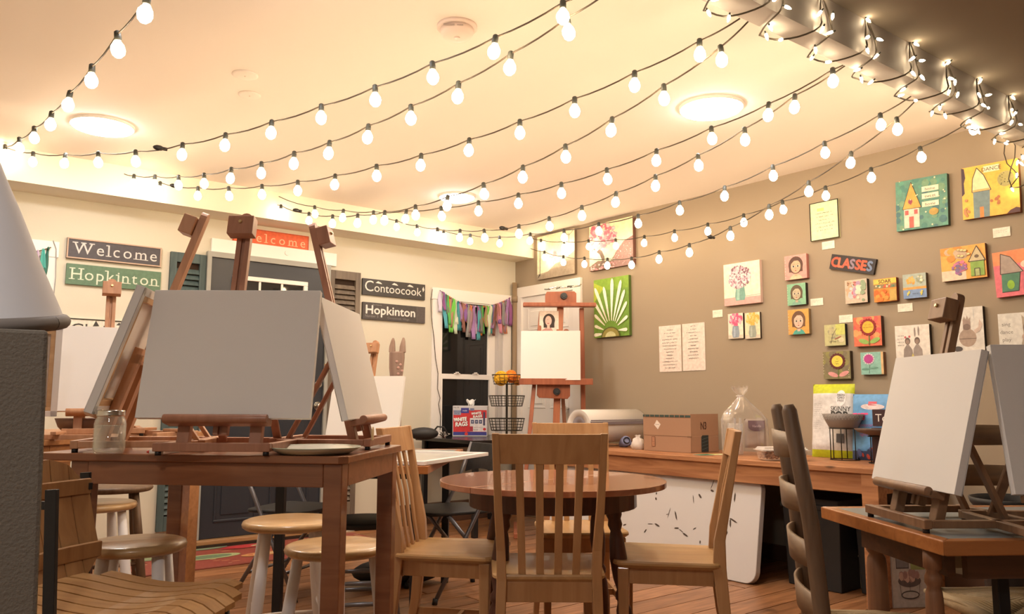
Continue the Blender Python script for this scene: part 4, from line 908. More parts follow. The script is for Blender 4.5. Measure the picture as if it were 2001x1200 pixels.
t = thing('bowl', 'brown rounded bowl on the rear left table behind the jar', 'bowl', (p.x, p.y, .895))
part('body', MB().lathe([(.04, 0), (.055, .004), (.085, .035), (.098, .07), (.094, .07), (.08, .038), (.05, .01), (.001, .008)], 28, cap=False), mat('brown_bowl', (.22, .13, .09), .5), t)
for i, (px, dp, rr) in enumerate(((120, 2.98, 10), (290, 3.42, -20), (345, 3.30, 75))):
    p = gp(px, dp, .9); lb = ['thin brown folded easel rail lying on the rear left table near the partition', 'light wooden strip lying flat on the rear left table', 'light wooden strip lying near the right end of the rear left table'][i]
    t = thing('wood_strip', lb, 'wood strip', (p.x, p.y, .895), ROT(rr)); part('strip', MB().box(-.13, .13, -.011, .011, 0, .018), M_beech, t, .002); part('crossbar', MB().box(-.02, .0, -.05, .05, .018, .03), M_beech, t, .002)

# ---- hand-carved wooden cut-out on the grey table (tall two-fingered shape)
p = atd(776, 733, 4.75)
t = thing('wood_carving', 'weathered wooden carving with two upright prongs behind the white canvas', 'carving', (p.x, p.y, .75), ROT(0))
cm = wood('grey_carving', (.40, .29, .24), (.26, .17, .14), 'Z', 1, .7)
zz = lambda py: CH+(785-py)/F*4.72-.75
bw_ = MB(); sec = []
for z_, w_, d_, x_ in ((0, .060, .05, 0), (zz(735), .072, .05, 0), (zz(720), .082, .05, 0), (zz(700), .088, .05, .002), (zz(688), .086, .05, .002)): sec.append(((x_-.005, 0, z_), w_, d_))
loft(bw_, sec); part('body', bw_, cm, t, .008)
for x_, z1 in ((-.032, zz(661)), (.030, zz(660))):
    f_ = MB(); loft(f_, [((x_, 0, zz(690)), .036, .045), ((x_, 0, zz(678)), .032, .04), ((x_+.003, 0, zz(668)), .022, .03), ((x_+.004, 0, z1), .010, .016)]); part('prong', f_, cm, t, .006)
for k in range(5): part('heart', MB().ball((.01+.022*(k % 2)-.01*(k//3), -.026, zz(732)+.018*k), .009, .003, .008, 8, 6), mat('pale_pink', (.6, .38, .34), .6), t)

# ---- grey topped table by the door with orange edge, black metal legs
zt = .75; rz3 = ROT(-3.5); e3 = Euler((0, 0, R(rz3))).to_matrix(); W3, D3 = .80, 1.30
c3 = G(-.374, 3.63)+e3 @ Vector((-W3/2, D3/2, 0))
t = thing('grey_top_table', 'grey-topped table with an orange wooden edge before the dark door', 'table', (c3.x, c3.y, 0), rz3)
M_greytop = mat('grey_laminate', (.26, .30, .31), .3)
part('tabletop', MB().box(-W3/2+.03, W3/2-.03, -D3/2+.03, D3/2-.03, zt-.025, zt), M_greytop, t)
for b in ((-W3/2, W3/2, -D3/2, -D3/2+.03), (-W3/2, W3/2, D3/2-.03, D3/2), (-W3/2, -W3/2+.03, -D3/2+.03, D3/2-.03), (W3/2-.03, W3/2, -D3/2+.03, D3/2-.03)): part('edge_strip', MB().box(*b, zt-.035, zt+.001), M_orangewood, t, .003)
for sx in (-1, 1):
    for sy in (-1, 1): part('leg', MB().box(sx*(W3/2-.08)-.02, sx*(W3/2-.08)+.02, sy*(D3/2-.16)-.02, sy*(D3/2-.16)+.02, 0, zt-.03), M_black, t, .002)
part('under_frame', MB().box(-W3/2+.06, W3/2-.06, -D3/2+.14, -D3/2+.17, zt-.07, zt-.03).box(-W3/2+.06, W3/2-.06, D3/2-.17, D3/2-.14, zt-.07, zt-.03), M_black, t)
# white frame lying on it
p = gp(800, 4.08, zt); t = thing('picture_frame', 'white picture frame lying flat on the grey-topped table', 'frame', (p.x, p.y, zt+.003), ROT(-22))
fm = MB().box(-.28, .28, -.36, -.33, 0, .018).box(-.28, .28, .33, .36, 0, .018).box(-.28, -.25, -.33, .33, 0, .018).box(.25, .28, -.33, .33, 0, .018)
part('frame', fm, M_white, t, .002); part('backing', MB().box(-.25, .25, -.33, .33, .002, .006), mat('frame_inner', (.45, .45, .43), .3), t)

# ---- stools
def stool(label, px, dep, z, r, rz, group='white-legged wooden stools', legm=None, seatm=None):
    p = gp(px, dep, z); t = thing('stool', label, 'stool', (p.x, p.y, 0), rz, group)
    part('seat', MB().lathe([(.001, z-.030), (r-.012, z-.030), (r-.002, z-.022), (r, z-.013), (r-.004, z-.004), (r-.014, z), (.001, z-.001)], 40, cap=False), seatm or M_stoolseat, t)
    lm = legm or M_white; fr_, tr_ = r*1.18, r*.72; L4 = []
    for k in range(4):
        a = R(45+90*k); q0 = Vector((tr_*math.cos(a), tr_*math.sin(a), z-.028)); q1 = Vector((fr_*math.cos(a), fr_*math.sin(a), 0)); L4.append((q0, q1))
        part('leg', MB().tube([q0, q0.lerp(q1, .35), q0.lerp(q1, .7), q1], [.017, .021, .021, .014], 14), lm, t)
    for k in range(4):
        f1 = .50 if k % 2 else .60; f2 = f1+.22
        for f in (f1, f2):
            a_, b_ = L4[k], L4[(k+1) % 4]; part('rung', MB().tube([a_[0].lerp(a_[1], f), (a_[0].lerp(a_[1], f)+b_[0].lerp(b_[1], f))/2, b_[0].lerp(b_[1], f)], [.008, .011, .008], 10), lm, t)
    return t
stool('round-seat stool with white legs, farther one of the pair left of the brown table leg', 570, 3.05, .602, .175, ROT(20))
stool('round-seat stool with white legs, nearer one crossed by the brown table leg', 659, 2.72, .570, .168, ROT(52))
stool('round-seat stool with white legs, just right of the slatted bar chair', 268, 2.40, .632, .140, ROT(15))
stool('round-seat stool with white legs, farthest left and partly hidden by the slatted chair', 188, 3.50, .605, .165, ROT(40))
stool('dark brown wooden stool behind the white-legged ones at the far left', 222, 4.15, .610, .19, ROT(30), group=None, legm=M_oldwood, seatm=M_oldwood)

# ---- slat-back maple chairs
def maple_chair(label, lat, dep, rz):
    p = G(lat, dep); t = thing('slat_back_chair', label, 'chair', (p.x, p.y, 0), rz, 'maple chairs round the table'); m = M_maple
    zs = .462
    # seat: trapezoid with rounded front corners, dished edge
    poly = []
    for x, y in rrect(.41, .40, .045, 5): k = 1-.07*(y+.2)/.4; poly.append((x*k, y))
    st = MB(); n = len(poly); vs = []
    for sc, z in ((.93, zs-.026), (1.0, zs-.014), (1.0, zs-.006), (.985, zs), (.80, zs-.003), (.4, zs-.006)): vs += [(x*sc, y*sc, z) for x, y in poly]
    st.add(vs, [tuple(reversed(range(n)))]+[(i*n+k, i*n+(k+1) % n, (i+1)*n+(k+1) % n, (i+1)*n+k) for i in range(5) for k in range(n)]+[tuple(5*n+k for k in range(n))], False)
    part('seat', st, wood('maple_seat', (.55, .34, .15), (.44, .26, .105), 'Y', .8, .33, coat=.2), t)
    for nm, b in (('apron', (-.155, .155, -.165, -.147)), ('apron', (-.15, .15, .165, .187))): part(nm, MB().box(*b, zs-.092, zs-.024), m, t, .002)
    for s_ in (-1, 1): part('apron', MB().bar((s_*.160, -.15, zs-.056), (s_*.150, .165, zs-.056), .018, .060), m, t, .002)
    for s_ in (-1, 1):
        lg = MB(); loft(lg, [((s_*.165, -.160, 0), .026, .026), ((s_*.165, -.160, .25), .036, .036), ((s_*.165, -.160, zs-.026), .042, .042)]); part('leg', lg, m, t, .004)
        bk_ = MB(); loft(bk_, [((s_*.176, .245, 0), .026, .030), ((s_*.166, .205, .22), .032, .040), ((s_*.160, .185, zs-.02), .034, .048), ((s_*.163, .188, zs+.08), .030, .040), ((s_*.172, .215, .68), .027, .032), ((s_*.182, .262, .935), .024, .026)])
        part('back_post', bk_, m, t, .003)
        part('side_stretcher', MB().bar((s_*.164, -.155, .165), (s_*.168, .205, .165), .014, .030), m, t, .002)
    part('cross_stretcher', MB().box(-.164, .164, -.006, .010, .150, .178), m, t, .002)
    def rail(z0, z1, y0, y1, x0, x1, bow, th):
        mb = MB(); N = 10; vs = []
        for i in range(N+1):
            u = -1+2*i/N; b = bow*(1-u*u)
            for (z, y, x) in ((z0, y0, x0), (z1, y1, x1)): vs += [(u*x, y+b-th/2, z), (u*x, y+b+th/2, z)]
        fs = []
        for i in range(N):
            a = i*4; c = a+4; fs += [(a, c, c+2, a+2), (a+1, a+3, c+3, c+1), (a, a+1, c+1, c), (a+2, c+2, c+3, a+3)]
        fs += [(0, 2, 3, 1), (N*4, N*4+1, N*4+3, N*4+2)]
        return mb.add(vs, fs)
    part('top_rail', rail(.832, .932, .240, .262, .170, .178, .014, .020), m, t, .002)
    for k in range(4):
        u = -.6+.4*k; x1 = u*.170; x0 = u*.150
        sl_ = MB(); secs = []
        for f, yy in ((0, .176), (.12, .182), (.3, .196), (.6, .214), (1, .244+.008)): z = zs-.03+f*(.84-zs+.03); secs.append(((x0+(x1-x0)*f, yy+.004*(1-u*u), z), .026, .010))
        loft(sl_, secs); part('slat', sl_, m, t, .002)
    return t
maple_chair('maple slat-back chair nearest the viewer, its back towards us', .128, 2.965, ROT(180))
maple_chair('maple slat-back chair on the left of the round table, facing right', -.227, 3.29, ROT(80))
maple_chair('maple slat-back chair on the right of the round table, facing left', .604, 3.176, ROT(-101))
maple_chair('maple slat-back chair at the far side of the round table', .315, 3.83, ROT(4))

# ---- round table with turned legs
def turned(mb, p, q, prof):
    p = Vector(p); q = Vector(q); return mb.tube([p.lerp(q, f) for f, r in prof], [r for f, r in prof], 16)
tl, td = .165, 3.275; p = G(tl, td); zt = .73
t = thing('round_table', 'round reddish cherry table with dark turned legs among the maple chairs', 'table', (p.x, p.y, 0), ROT(0))
for s_ in (0, 1):
    n = 40; rr = .452; gapx = .0012; poly = [(max(gapx, rr*math.sin(PI*k/n)) if not s_ else min(-gapx, -rr*math.sin(PI*k/n)), -rr*math.cos(PI*k/n) if not s_ else rr*math.cos(PI*k/n)) for k in range(n+1)]
    mb = MB().slab(poly, zt-.022, zt, Matrix.Rotation(R(-44), 4, 'Z')); part('leaf', mb, M_cherry, t, .002)
ap = MB(); n = 32
vs = [(rr_*math.cos(2*PI*k/n), rr_*math.sin(2*PI*k/n), z) for rr_, z in ((.335, zt-.022), (.335, zt-.10), (.315, zt-.10), (.315, zt-.022)) for k in range(n)]
ap.add(vs, [(i*n+k, ((i+1) % 4)*n+k, ((i+1) % 4)*n+(k+1) % n, i*n+(k+1) % n) for i in range(4) for k in range(n)]); part('apron', ap, M_dkleg, t)
prof = [(0, .030), (.12, .030), (.14, .024), (.17, .028), (.20, .020), (.24, .027), (.34, .033), (.44, .028), (.50, .018), (.52, .026), (.545, .026), (.56, .018), (.60, .028), (.74, .031), (.86, .022), (.90, .017), (.92, .024), (.95, .024), (.97, .016), (1.0, .015)]
for k in range(4):
    a = R(45+90*k+4); part('leg', turned(MB(), (.285*math.cos(a), .285*math.sin(a), zt-.03), (.365*math.cos(a), .365*math.sin(a), 0), prof), M_dkleg, t)
part('slide_rail', MB().box(-.28, .28, -.03, .03, zt-.06, zt-.022, Matrix.Rotation(R(46), 4, 'Z')), mat('pale_slide', (.5, .5, .5), .5), t)

# ---- long rustic bench table on the right wall
BX0, BX1, BY0, BY1, BZT = 4.065, 4.785, 2.07, 4.70, .702
t = thing('workbench', 'long rustic pine work table against the taupe wall', 'table', ((BX0+BX1)/2, (BY0+BY1)/2, 0)); hx, hy = (BX1-BX0)/2, (BY1-BY0)/2
for k in range(4): part('board', MB().box(-hx+2*hx*k/4+.0012, -hx+2*hx*(k+1)/4-.0012, -hy, hy, BZT-.03, BZT+(.0 if k % 2 else -.001)), M_bench, t, .003)
for x in (-hx+.02, hx-.045): part('apron', MB().box(x, x+.025, -hy+.10, hy-.10, BZT-.135, BZT-.03), M_bench, t, .002)
for y in (-hy+.02, hy-.045): part('apron', MB().box(-hx+.10, hx-.10, y, y+.025, BZT-.135, BZT-.03), M_bench, t, .002)
for sx in (-1, 1):
    for sy in (-1, 1): part('leg', MB().box(sx*(hx-.055)-.045, sx*(hx-.055)+.045, sy*(hy-.055)-.045, sy*(hy-.055)+.045, 0, BZT-.03), M_bench, t, .003)

# ---- white folding table leaning under it
t = thing('folding_table', 'white plastic folding table with dark paint stains stood on edge under the work table', 'table', (4.045, 2.80, 0), 0)
t.rotation_euler = Euler((0, R(10), 0))
pl = MB(); pts_ = rrect(1.80, .60, .07, 6, .90, .30); vs = []
MM = Matrix(((0, 0, 1, 0), (1, 0, 0, 0), (0, 1, 0, 0), (0, 0, 0, 1)))
pl.slab(pts_, -.022, .022, MM); part('top', pl, mat('white_plastic', (.66, .65, .66), .5), t, .004)
rd = random.Random(9); stn = MB()
for k in range(34):
    y = rd.uniform(.15, 1.3); z = rd.uniform(.18, .56); l = rd.uniform(.006, .035); a = rd.uniform(0, PI); w_ = rd.uniform(.003, .010)
    c, s_ = math.cos(a), math.sin(a); pg = [(y+c*l*u-s_*w_*v*(1-abs(u)*.6), z+s_*l*u+c*w_*v*(1-abs(u)*.6)) for u, v in ((-1, 0), (-.5, -1), (.4, -.8), (1, 0), (.5, 1), (-.4, .7))]
    stn.slab(pg, -.0235, -.0225, MM)
part('paint_stain', stn, mat('stain', (.08, .06, .05), .8), t)

# ---- dark bins etc. under the bench
def crate(label, loc, rz, w_, d_, h_, m, name='storage_bin', cat='bin', lid=True):
    t = thing(name, label, cat, loc, rz)
    b = MB(); loft(b, [((0, 0, 0), w_*.9, d_*.9), ((0, 0, h_*.9), w_*.98, d_*.98)]); part('body', b, m, t, .006)
    part('rim', ringslab(w_+.01, d_+.01, .02, h_*.88, h_*.93), m, t, .002)
    if lid: part('lid', MB().slab(rrect(w_, d_, .02), h_*.93, h_), m, t, .004)
    return t
def ringslab(w_, d_, tt, z0, z1):
    return MB().box(-w_/2, w_/2, -d_/2, -d_/2+tt, z0, z1).box(-w_/2, w_/2, d_/2-tt, d_/2, z0, z1).box(-w_/2, -w_/2+tt, -d_/2+tt, d_/2-tt, z0, z1).box(w_/2-tt, w_/2, -d_/2+tt, d_/2-tt, z0, z1)
crate('black plastic storage bin on the floor beside the leaning white table', (4.42, 2.56, 0), 0, .40, .36, .50, M_blackp)
crate('second black bin, farther along under the right end of the work table', (4.50, 2.22, 0), 0, .36, .26, .40, M_blackp)
p = onz(1700, 1152, 0); crate('pale beige box on the floor at the right end of the work table', (p.x+.1, p.y-.02, 0), ROT(8), .30, .20, .20, mat('beige_box', (.42, .35, .26), .7), 'box', 'box')
q0 = onz(1640, 1150, 0); wire('cable_loop', 'coiled pale cable on the dark floor beside the beige box', [q0+Vector((.13*math.cos(a/6)*(1-a/90), .10*math.sin(a/6)*(1-a/110), .006+a*.0006)) for a in range(0, 80, 2)], .004, mat('pale_cable', (.35, .33, .30), .5))
p = onz(1780, 1188, 0)
t = thing('product_box', 'printed cardboard product box with a green stripe under the right table', 'box', (p.x, p.y, 0), ROT(8))
part('carton', MB().box(-.095, .095, 0, .12, 0, .315), mat('print_grey', (.42, .40, .40), .6), t, .002)
pp = Pic(.188, .31, 0); pp.rect(0, 0, 1, 1, (176, 170, 168)); pp.rect(.0, .90, 1, .98, (160, 190, 60)); pp.rect(.12, .62, .5, .9, (70, 68, 74)); pp.rect(.14, .64, .48, .88, (120, 118, 124)); pp.rect(.55, .6, 1, .88, (140, 150, 100))
pp.ell(.5, .42, .34, .10, (92, 84, 86)); blot(pp, .5, .5, .28, .05, 16, [(190, 160, 150), (150, 120, 120)], 3, (.05, .08)); pp.line([(.2, .4), (.24, .2)], .002, (60, 60, 64)); pp.line([(.8, .4), (.76, .2)], .002, (60, 60, 64)); pp.line([(.5, .38), (.5, .2)], .002, (60, 60, 64)); pp.ell(.5, .2, .27, .07, (60, 60, 64)); pp.ell(.5, .2, .24, .05, (170, 165, 165))
pp.put('print', t, (0, 0, .1575))

# ---- grey-topped table in front at the right, with easels
zt = .73; W5, D5 = 1.05, .60; rz5 = ROT(4.5); e5 = Euler((0, 0, R(rz5))).to_matrix()
c5 = G(.976, 1.853)+e5 @ Vector((W5/2, D5/2, 0))
t = thing('tile_top_table', 'blue-grey topped table with orange wood edge and turned legs at the right', 'table', (c5.x, c5.y, 0), rz5)
part('tabletop', MB().box(-W5/2+.035, W5/2-.035, -D5/2+.035, D5/2-.035, zt-.03, zt-.0005), mat('blue_grey_top', (.25, .29, .31), .32, vary=.15), t)
mit = .035
for pl_ in ([(-W5/2, -D5/2), (W5/2, -D5/2), (W5/2-mit, -D5/2+mit), (-W5/2+mit, -D5/2+mit)], [(-W5/2, D5/2), (-W5/2+mit, D5/2-mit), (W5/2-mit, D5/2-mit), (W5/2, D5/2)], [(-W5/2, -D5/2), (-W5/2+mit, -D5/2+mit), (-W5/2+mit, D5/2-mit), (-W5/2, D5/2)], [(W5/2, -D5/2), (W5/2, D5/2), (W5/2-mit, D5/2-mit), (W5/2-mit, -D5/2+mit)]):
    part('edge_strip', MB().slab(pl_, zt-.034, zt), M_orangewood, t, .003)
apm = wood('dark_apron', (.16, .075, .04), (.10, .05, .03), 'X')
for b in ((-W5/2+.10, W5/2-.10, -D5/2+.07, -D5/2+.09), (-W5/2+.10, W5/2-.10, D5/2-.09, D5/2-.07), (-W5/2+.07, -W5/2+.09, -D5/2+.10, D5/2-.10), (W5/2-.09, W5/2-.07, -D5/2+.10, D5/2-.10)): part('apron', MB().box(*b, zt-.10, zt-.034), apm, t)
tp = [(0, .028), (.06, .028), (.07, .018), (.09, .026), (.11, .027), (.125, .019), (.14, .025), (.17, .027), (.45, .030), (.60, .027), (.62, .019), (.64, .026), (.66, .026), (.68, .018), (.74, .024), (.9, .016), (1, .018)]
lm = wood('turned_leg', (.30, .14, .07), (.20, .09, .045), 'Z')
for sx in (-1, 1):
    for sy in (-1, 1):
        ox = .03 if sy < 0 else .115; part('leg', turned(MB(), (sx*(W5/2-ox), sy*(D5/2-.095), zt-.035), (sx*(W5/2-ox), sy*(D5/2-.095), 0), [(f, r*(.74 if sy < 0 else 1)) for f, r in tp]), lm, t)
easel('easel on the right table holding the white canvas turned left', 1776, 949, 2.065, ROT(-88), zt, 14.5, 'bright white canvas turned left on the right table', cw=.40, chh=.352, mastL=.60, m=M_oldwood if False else wood('dim_easel', (.30, .17, .095), (.20, .11, .06), 'Z', 1, .45), tray_w=.26, base_back=.2)
easel('easel at the right edge of the picture holding the shaded canvas', 2129, 968, 1.80, ROT(-4), zt, 11, 'shaded grey canvas cut off by the right edge', cw=.32, chh=.352, mastL=.58, m=wood('dim_easel', (.30, .17, .095), (.20, .11, .06), 'Z', 1, .45), cth=.018)

# ---- ladder-back chairs with rush seats
def ladder(label, lat, dep, rz):
    p = G(lat, dep); t = thing('ladder_back_chair', label, 'chair', (p.x, p.y, 0), rz, 'ladder-back rush chairs'); m = M_oldwood
    for s_ in (-1, 1):
        part('back_post', MB().tube([(s_*.185, .175, 0), (s_*.185, .18, .45), (s_*.187, .205, .75), (s_*.19, .245, 1.02), (s_*.19, .247, 1.035)], [.017, .020, .020, .018, .012], 14), m, t)
        part('leg', MB().tube([(s_*.215, -.19, 0), (s_*.215, -.19, .455)], [.016, .020], 14), m, t)
        for z in (.14, .28): part('rung', MB().tube([(s_*.215, -.19, z), (s_*.186, .18, z)], .010, 8), m, t)
    for z in (.16, .30): part('rung', MB().tube([(-.215, -.19, z), (.215, -.19, z)], .010, 8), m, t)
    part('rung', MB().tube([(-.185, .178, .2), (.185, .178, .2)], .010, 8), m, t)
    for z in (.935, .805, .675, .55):
        mb = MB(); N = 12; vs = []; y0 = .18+(z-.45)*.115
        for i in range(N+1):
            u = -1+2*i/N; b = .030*(1-u*u); hh = .030+.004*(1-u*u)
            vs += [(u*.178, y0+b-.004, z-hh), (u*.178, y0+b+.004, z-hh), (u*.178, y0+b+.003+.006, z+hh), (u*.178, y0+b-.003+.004, z+hh)]
        fs = [(3, 2, 1, 0), tuple(N*4+k for k in range(4))]
        for i in range(N): fs += [(i*4+k, i*4+(k+1) % 4, i*4+4+(k+1) % 4, i*4+4+k) for k in range(4)]
        part('slat', mb.add(vs, fs, True), wood('slat_wood', (.26, .17, .10), (.17, .11, .07), 'X'), t)
    # rush seat: many woven cords meeting on the diagonals
    rm_ = mat('rush', (.42, .32, .19), .8, bump=.5, bs=90, vary=.3)
    rs = MB(); hw_, hd = .215, .195; N = 15
    for k in range(N):
        f = (k+.5)/N; o1 = hw_*(1-f); o2 = hd*(1-f); q = .0068
        for sgn in (-1, 1):
            rs.tube([(-hw_*(1-f)-.004, sgn*o2*1.0, .452), (0, sgn*o2, .462-.004*(1-f)), (hw_*(1-f)+.004, sgn*o2, .452)], q, 6)
            rs.tube([(sgn*o1, -hd*(1-f), .452), (sgn*o1, 0, .461), (sgn*o1, hd*(1-f), .452)], q, 6)
    s_ = part('rush_weave', rs, rm_, t); s_['kind'] = 'stuff'
    part('seat_edge', MB().tube([(-.21, -.195, .448), (.21, -.195, .448)], .020, 12).tube([(-.21, -.19, .448), (-.19, .175, .448)], .018, 12).tube([(.21, -.19, .448), (.19, .175, .448)], .018, 12).tube([(-.185, .175, .448), (.185, .175, .448)], .018, 12), rm_, t)
    return t
ladder('brown ladder-back rush chair in front at the right, seen from the side', .965, 2.10, ROT(76))
ladder('brown ladder-back rush chair behind the right table, facing the viewer', 1.52, 2.42, ROT(2))
p = gp(1993, 2.0); t = thing('metal_post', 'black metal post under the right table at the picture edge', 'post', (p.x, p.y, 0), ROT(0)); part('tube', MB().box(-.014, .014, -.014, .014, .01, .67), M_black, t, .002); part('foot', MB().cyl((0, 0, 0), (0, 0, .012), .03), M_black, t)
# black bowl-like bin behind the right canvas
p = gp(1985, 2.95, .7); t = thing('waste_bin', 'black open bin behind the shaded canvas at the right edge', 'bin', (p.x, p.y, 0))
part('body', MB().lathe([(.09, 0), (.13, .66), (.145, .68), (.15, .70), (.143, .70), (.125, .66), (.085, .02), (.001, .02)], 28, cap=False), M_blackp, t)

# ---- slatted bar chair in the left foreground
p = G(-.825, 1.765); t = thing('slatted_bar_chair', 'bent-slat wooden bar chair with a black metal frame in the left foreground', 'chair', (p.x, p.y, 0), ROT(84))
ms = wood('bent_slat', (.44, .24, .09), (.32, .16, .06), 'Y', .9, .36, coat=.2)
def seatz(y): # y from -.21 (front) to .20 (back)
    return .628-.020*math.cos((y+.03)*PI/.24)*(1 if y > -.15 else 1)*.7-.0*(y)-(max(0, -y-.13)**2)*5.5
NS = 7
for k in range(NS):
    x0 = -.175+.35*k/NS+.003; x1 = -.175+.35*(k+1)/NS-.003; mb = MB(); N = 16; vs = []
    inset = .06*abs((k-(NS-1)/2)/((NS-1)/2))**3
    for i in range(N+1):
        y = -.215+.415*i/N; y = max(y, -.215+inset*.5); y = min(y, .20-inset); z = seatz(y)
        vs += [(x0, y, z-.009), (x1, y, z-.009), (x1, y, z+.003), (x0, y, z+.003)]
    fs = [(3, 2, 1, 0), tuple(N*4+q for q in range(4))]
    for i in range(N): fs += [(i*4+q, i*4+(q+1) % 4, i*4+4+(q+1) % 4, i*4+4+q) for q in range(4)]
    part('seat_slat', mb.add(vs, fs), ms, t)
for y in (-.15, .12): part('seat_bearer', MB().box(-.165, .165, y-.02, y+.02, .585, .612), wood('bearer', (.20, .09, .04), (.14, .06, .03), 'X'), t, .002)
msb = wood('bent_slat_back', (.40, .21, .085), (.28, .13, .05), 'Z', .9, .36, coat=.2)
for k in range(NS):
    x0 = -.175+.35*k/NS+.0016; x1 = -.175+.35*(k+1)/NS-.0016; mb = MB(); N = 14; vs = []
    e = abs((k-(NS-1)/2)/((NS-1)/2)); zt_ = .915-.045*e**3; zb = .625+.03*e**3
    def drop(x): q = max(0, abs(x)-.085)/.09; return .075*q*q
    for i in range(N+1):
        f = i/N
        for x, o in ((x0, 0), (x1, 0), (x1, 1), (x0, 1)):
            zt2 = .903-drop(x); zb2 = .622+drop(x)*.8; z = zb2+(zt2-zb2)*f; y = .150+.03*math.sin((z-.6)*5.2)+.045*(z-.62)/.3+.03*(1-(x/.175)**2)+(.010 if o else 0)
            vs.append((x, y, z))
    fs = [(3, 2, 1, 0), tuple(N*4+q for q in range(4))]
    for i in range(N): fs += [(i*4+q, i*4+(q+1) % 4, i*4+4+(q+1) % 4, i*4+4+q) for q in range(4)]
    part('back_slat', mb.add(vs, fs), msb, t)
for z in (.835, .69):
    mb = MB(); N = 12; vs = []
    for i in range(N+1):
        x = -.172+.344*i/N; y = .150+.03*math.sin((z-.6)*5.2)+.045*(z-.62)/.3+.03*(1-(x/.175)**2)-.001
        vs += [(x, y-.007, z-.017), (x, y, z-.019), (x, y, z+.019), (x, y-.007, z+.017)]
    fs = [(3, 2, 1, 0), tuple(N*4+q for q in range(4))]
    for i in range(N): fs += [(i*4+q, i*4+(q+1) % 4, i*4+4+(q+1) % 4, i*4+4+q) for q in range(4)]
    part('back_band', mb.add(vs, fs), msb, t, .001)
fr_ = MB()
for s_ in (-1, 1):
    yo = -.022 if s_ < 0 else .15
    part('frame_post', MB().bar((s_*.180, .060+yo, .56), (s_*.180, .076+yo, .866), .010, .024, (0, 1, 0)).bar((s_*.180, .076+yo, .835), (s_*.165, .20, .835), .008, .016), M_black, t, .001)
    part('leg', MB().tube([(s_*.17, -.14, .60), (s_*.20, -.20, 0)], .011, 10), M_black, t); part('leg', MB().tube([(s_*.17, .12, .60), (s_*.20, .20, 0)], .011, 10), M_black, t)
    part('side_bar', MB().tube([(s_*.178, -.155, .57), (s_*.178, .14, .57)], .010, 10), M_black, t)
part('foot_ring', MB().tube([(-.188, -.18, .2), (.188, -.18, .2), (.188, .18, .2), (-.188, .18, .2), (-.188, -.18, .2)], .008, 8), M_black, t)
part('cross_bar', MB().tube([(-.178, -.12, .575), (.178, -.12, .575)], .010, 10).tube([(-.178, .12, .575), (.178, .12, .575)], .010, 10), M_black, t)

# ---- hood with a rolled rim above the partition, left edge
q = gp(-45, .90, 1.13); t = thing('shade_hood', 'pale flared shade with a thick rounded grey rim at the left edge', 'shade', (q.x, q.y, 1.130)); t.rotation_euler = Euler((R(9), 0, R(ROT(0))))
prof_ = [(.0865, 0), (.076, .03), (.062, .07), (.046, .12), (.030, .165), (.016, .21), (.006, .235)]
part('shell', MB().lathe(prof_+[(r_-.003, z) for r_, z in reversed(prof_)], 48, cap=False), mat('shade_white', (.74, .74, .78), .7), t)
part('rim', MB().tube([(.085*math.cos(2*PI*k/48), .085*math.sin(2*PI*k/48), -.004) for k in range(49)], .0085, 12, False), mat('rim_grey', (.19, .165, .15), .7), t)
part('base_plate', MB().lathe([(.001, -.008), (.078, -.008), (.078, -.002), (.001, -.002)], 40, cap=False), mat('rim_grey', (.30, .26, .22), .7), t)
# ------------------------------------------------------------------ folding chairs
def folding(label, lat, dep, rz, sc=1.0):
    p = G(lat, dep); t = thing('folding_chair', label, 'chair', (p.x, p.y, 0), rz, 'black folding chairs')
    part('seat', MB().slab(rrect(.40, .39, .06, 5, 0, -.02), .440, .458), M_blackp, t, .006)
    bk2 = MB(); N = 8; vs = []
    for i in range(N+1):
        u = -1+2*i/N; b = .03*(1-u*u)
        for z, y in ((.66, .17), (.80, .215)): vs += [(u*.19, y+b-.006, z-(.03*u*u if z < .7 else -.0)), (u*.19, y+b+.006, z)]
    fs = []
    for i in range(N): a = i*4; c = a+4; fs += [(a, c, c+2, a+2), (a+1, a+3, c+3, c+1), (a, a+1, c+1, c), (a+2, c+2, c+3, a+3)]
    part('backrest', bk2.add(vs, fs+[(0, 2, 3, 1), (N*4, N*4+1, N*4+3, N*4+2)]), M_blackp, t, .003)
    for s_ in (-1, 1):
        part('front_leg', MB().tube([(s_*.20, .215, .80), (s_*.205, .13, .58), (s_*.205, -.02, .30), (s_*.205, -.18, .01)], .0115, 10), M_grey, t)
        part('rear_leg', MB().tube([(s_*.185, -.10, .44), (s_*.185, .06, .25), (s_*.185, .22, .01)], .0115, 10), M_grey, t)
        part('foot_cap', MB().cyl((s_*.205, -.18, 0), (s_*.205, -.175, .03), .014), M_blackp, t)
        part('foot_cap', MB().cyl((s_*.185, .22, 0), (s_*.185, .217, .03), .014), M_blackp, t)
    part('crossbar', MB().tube([(-.205, -.11, .14), (.205, -.11, .14)], .009, 8).tube([(-.185, .15, .12), (.185, .15, .12)], .009, 8), M_grey, t)
    return t
folding('black folding chair with grey tube legs right of the maple chair, under the corner window', -.33, 4.52, ROT(-62))
folding('black folding chair before the dark door, half hidden by the farther stool', -1.22, 4.55, ROT(70))
stool('black-seated low stool seen between the brown legs of the front table', 714, 4.10, .455, .20, ROT(10), group=None, legm=M_grey, seatm=M_blackp)
# black rolling bag on the floor
p = gp(840, 4.75); t = thing('duffel_bag', 'black soft bag lying on the floor behind the brown table leg', 'bag', (p.x-.15, p.y+.1, 0), ROT(15))
part('body', MB().ball((0, 0, .07), .26, .14, .075, 20, 10), M_blackp, t); part('strap', MB().tube([(-.15, -.12, .08), (-.1, -.05, .17), (.1, -.05, .17), (.15, -.12, .08)], .008, 8), M_black, t)

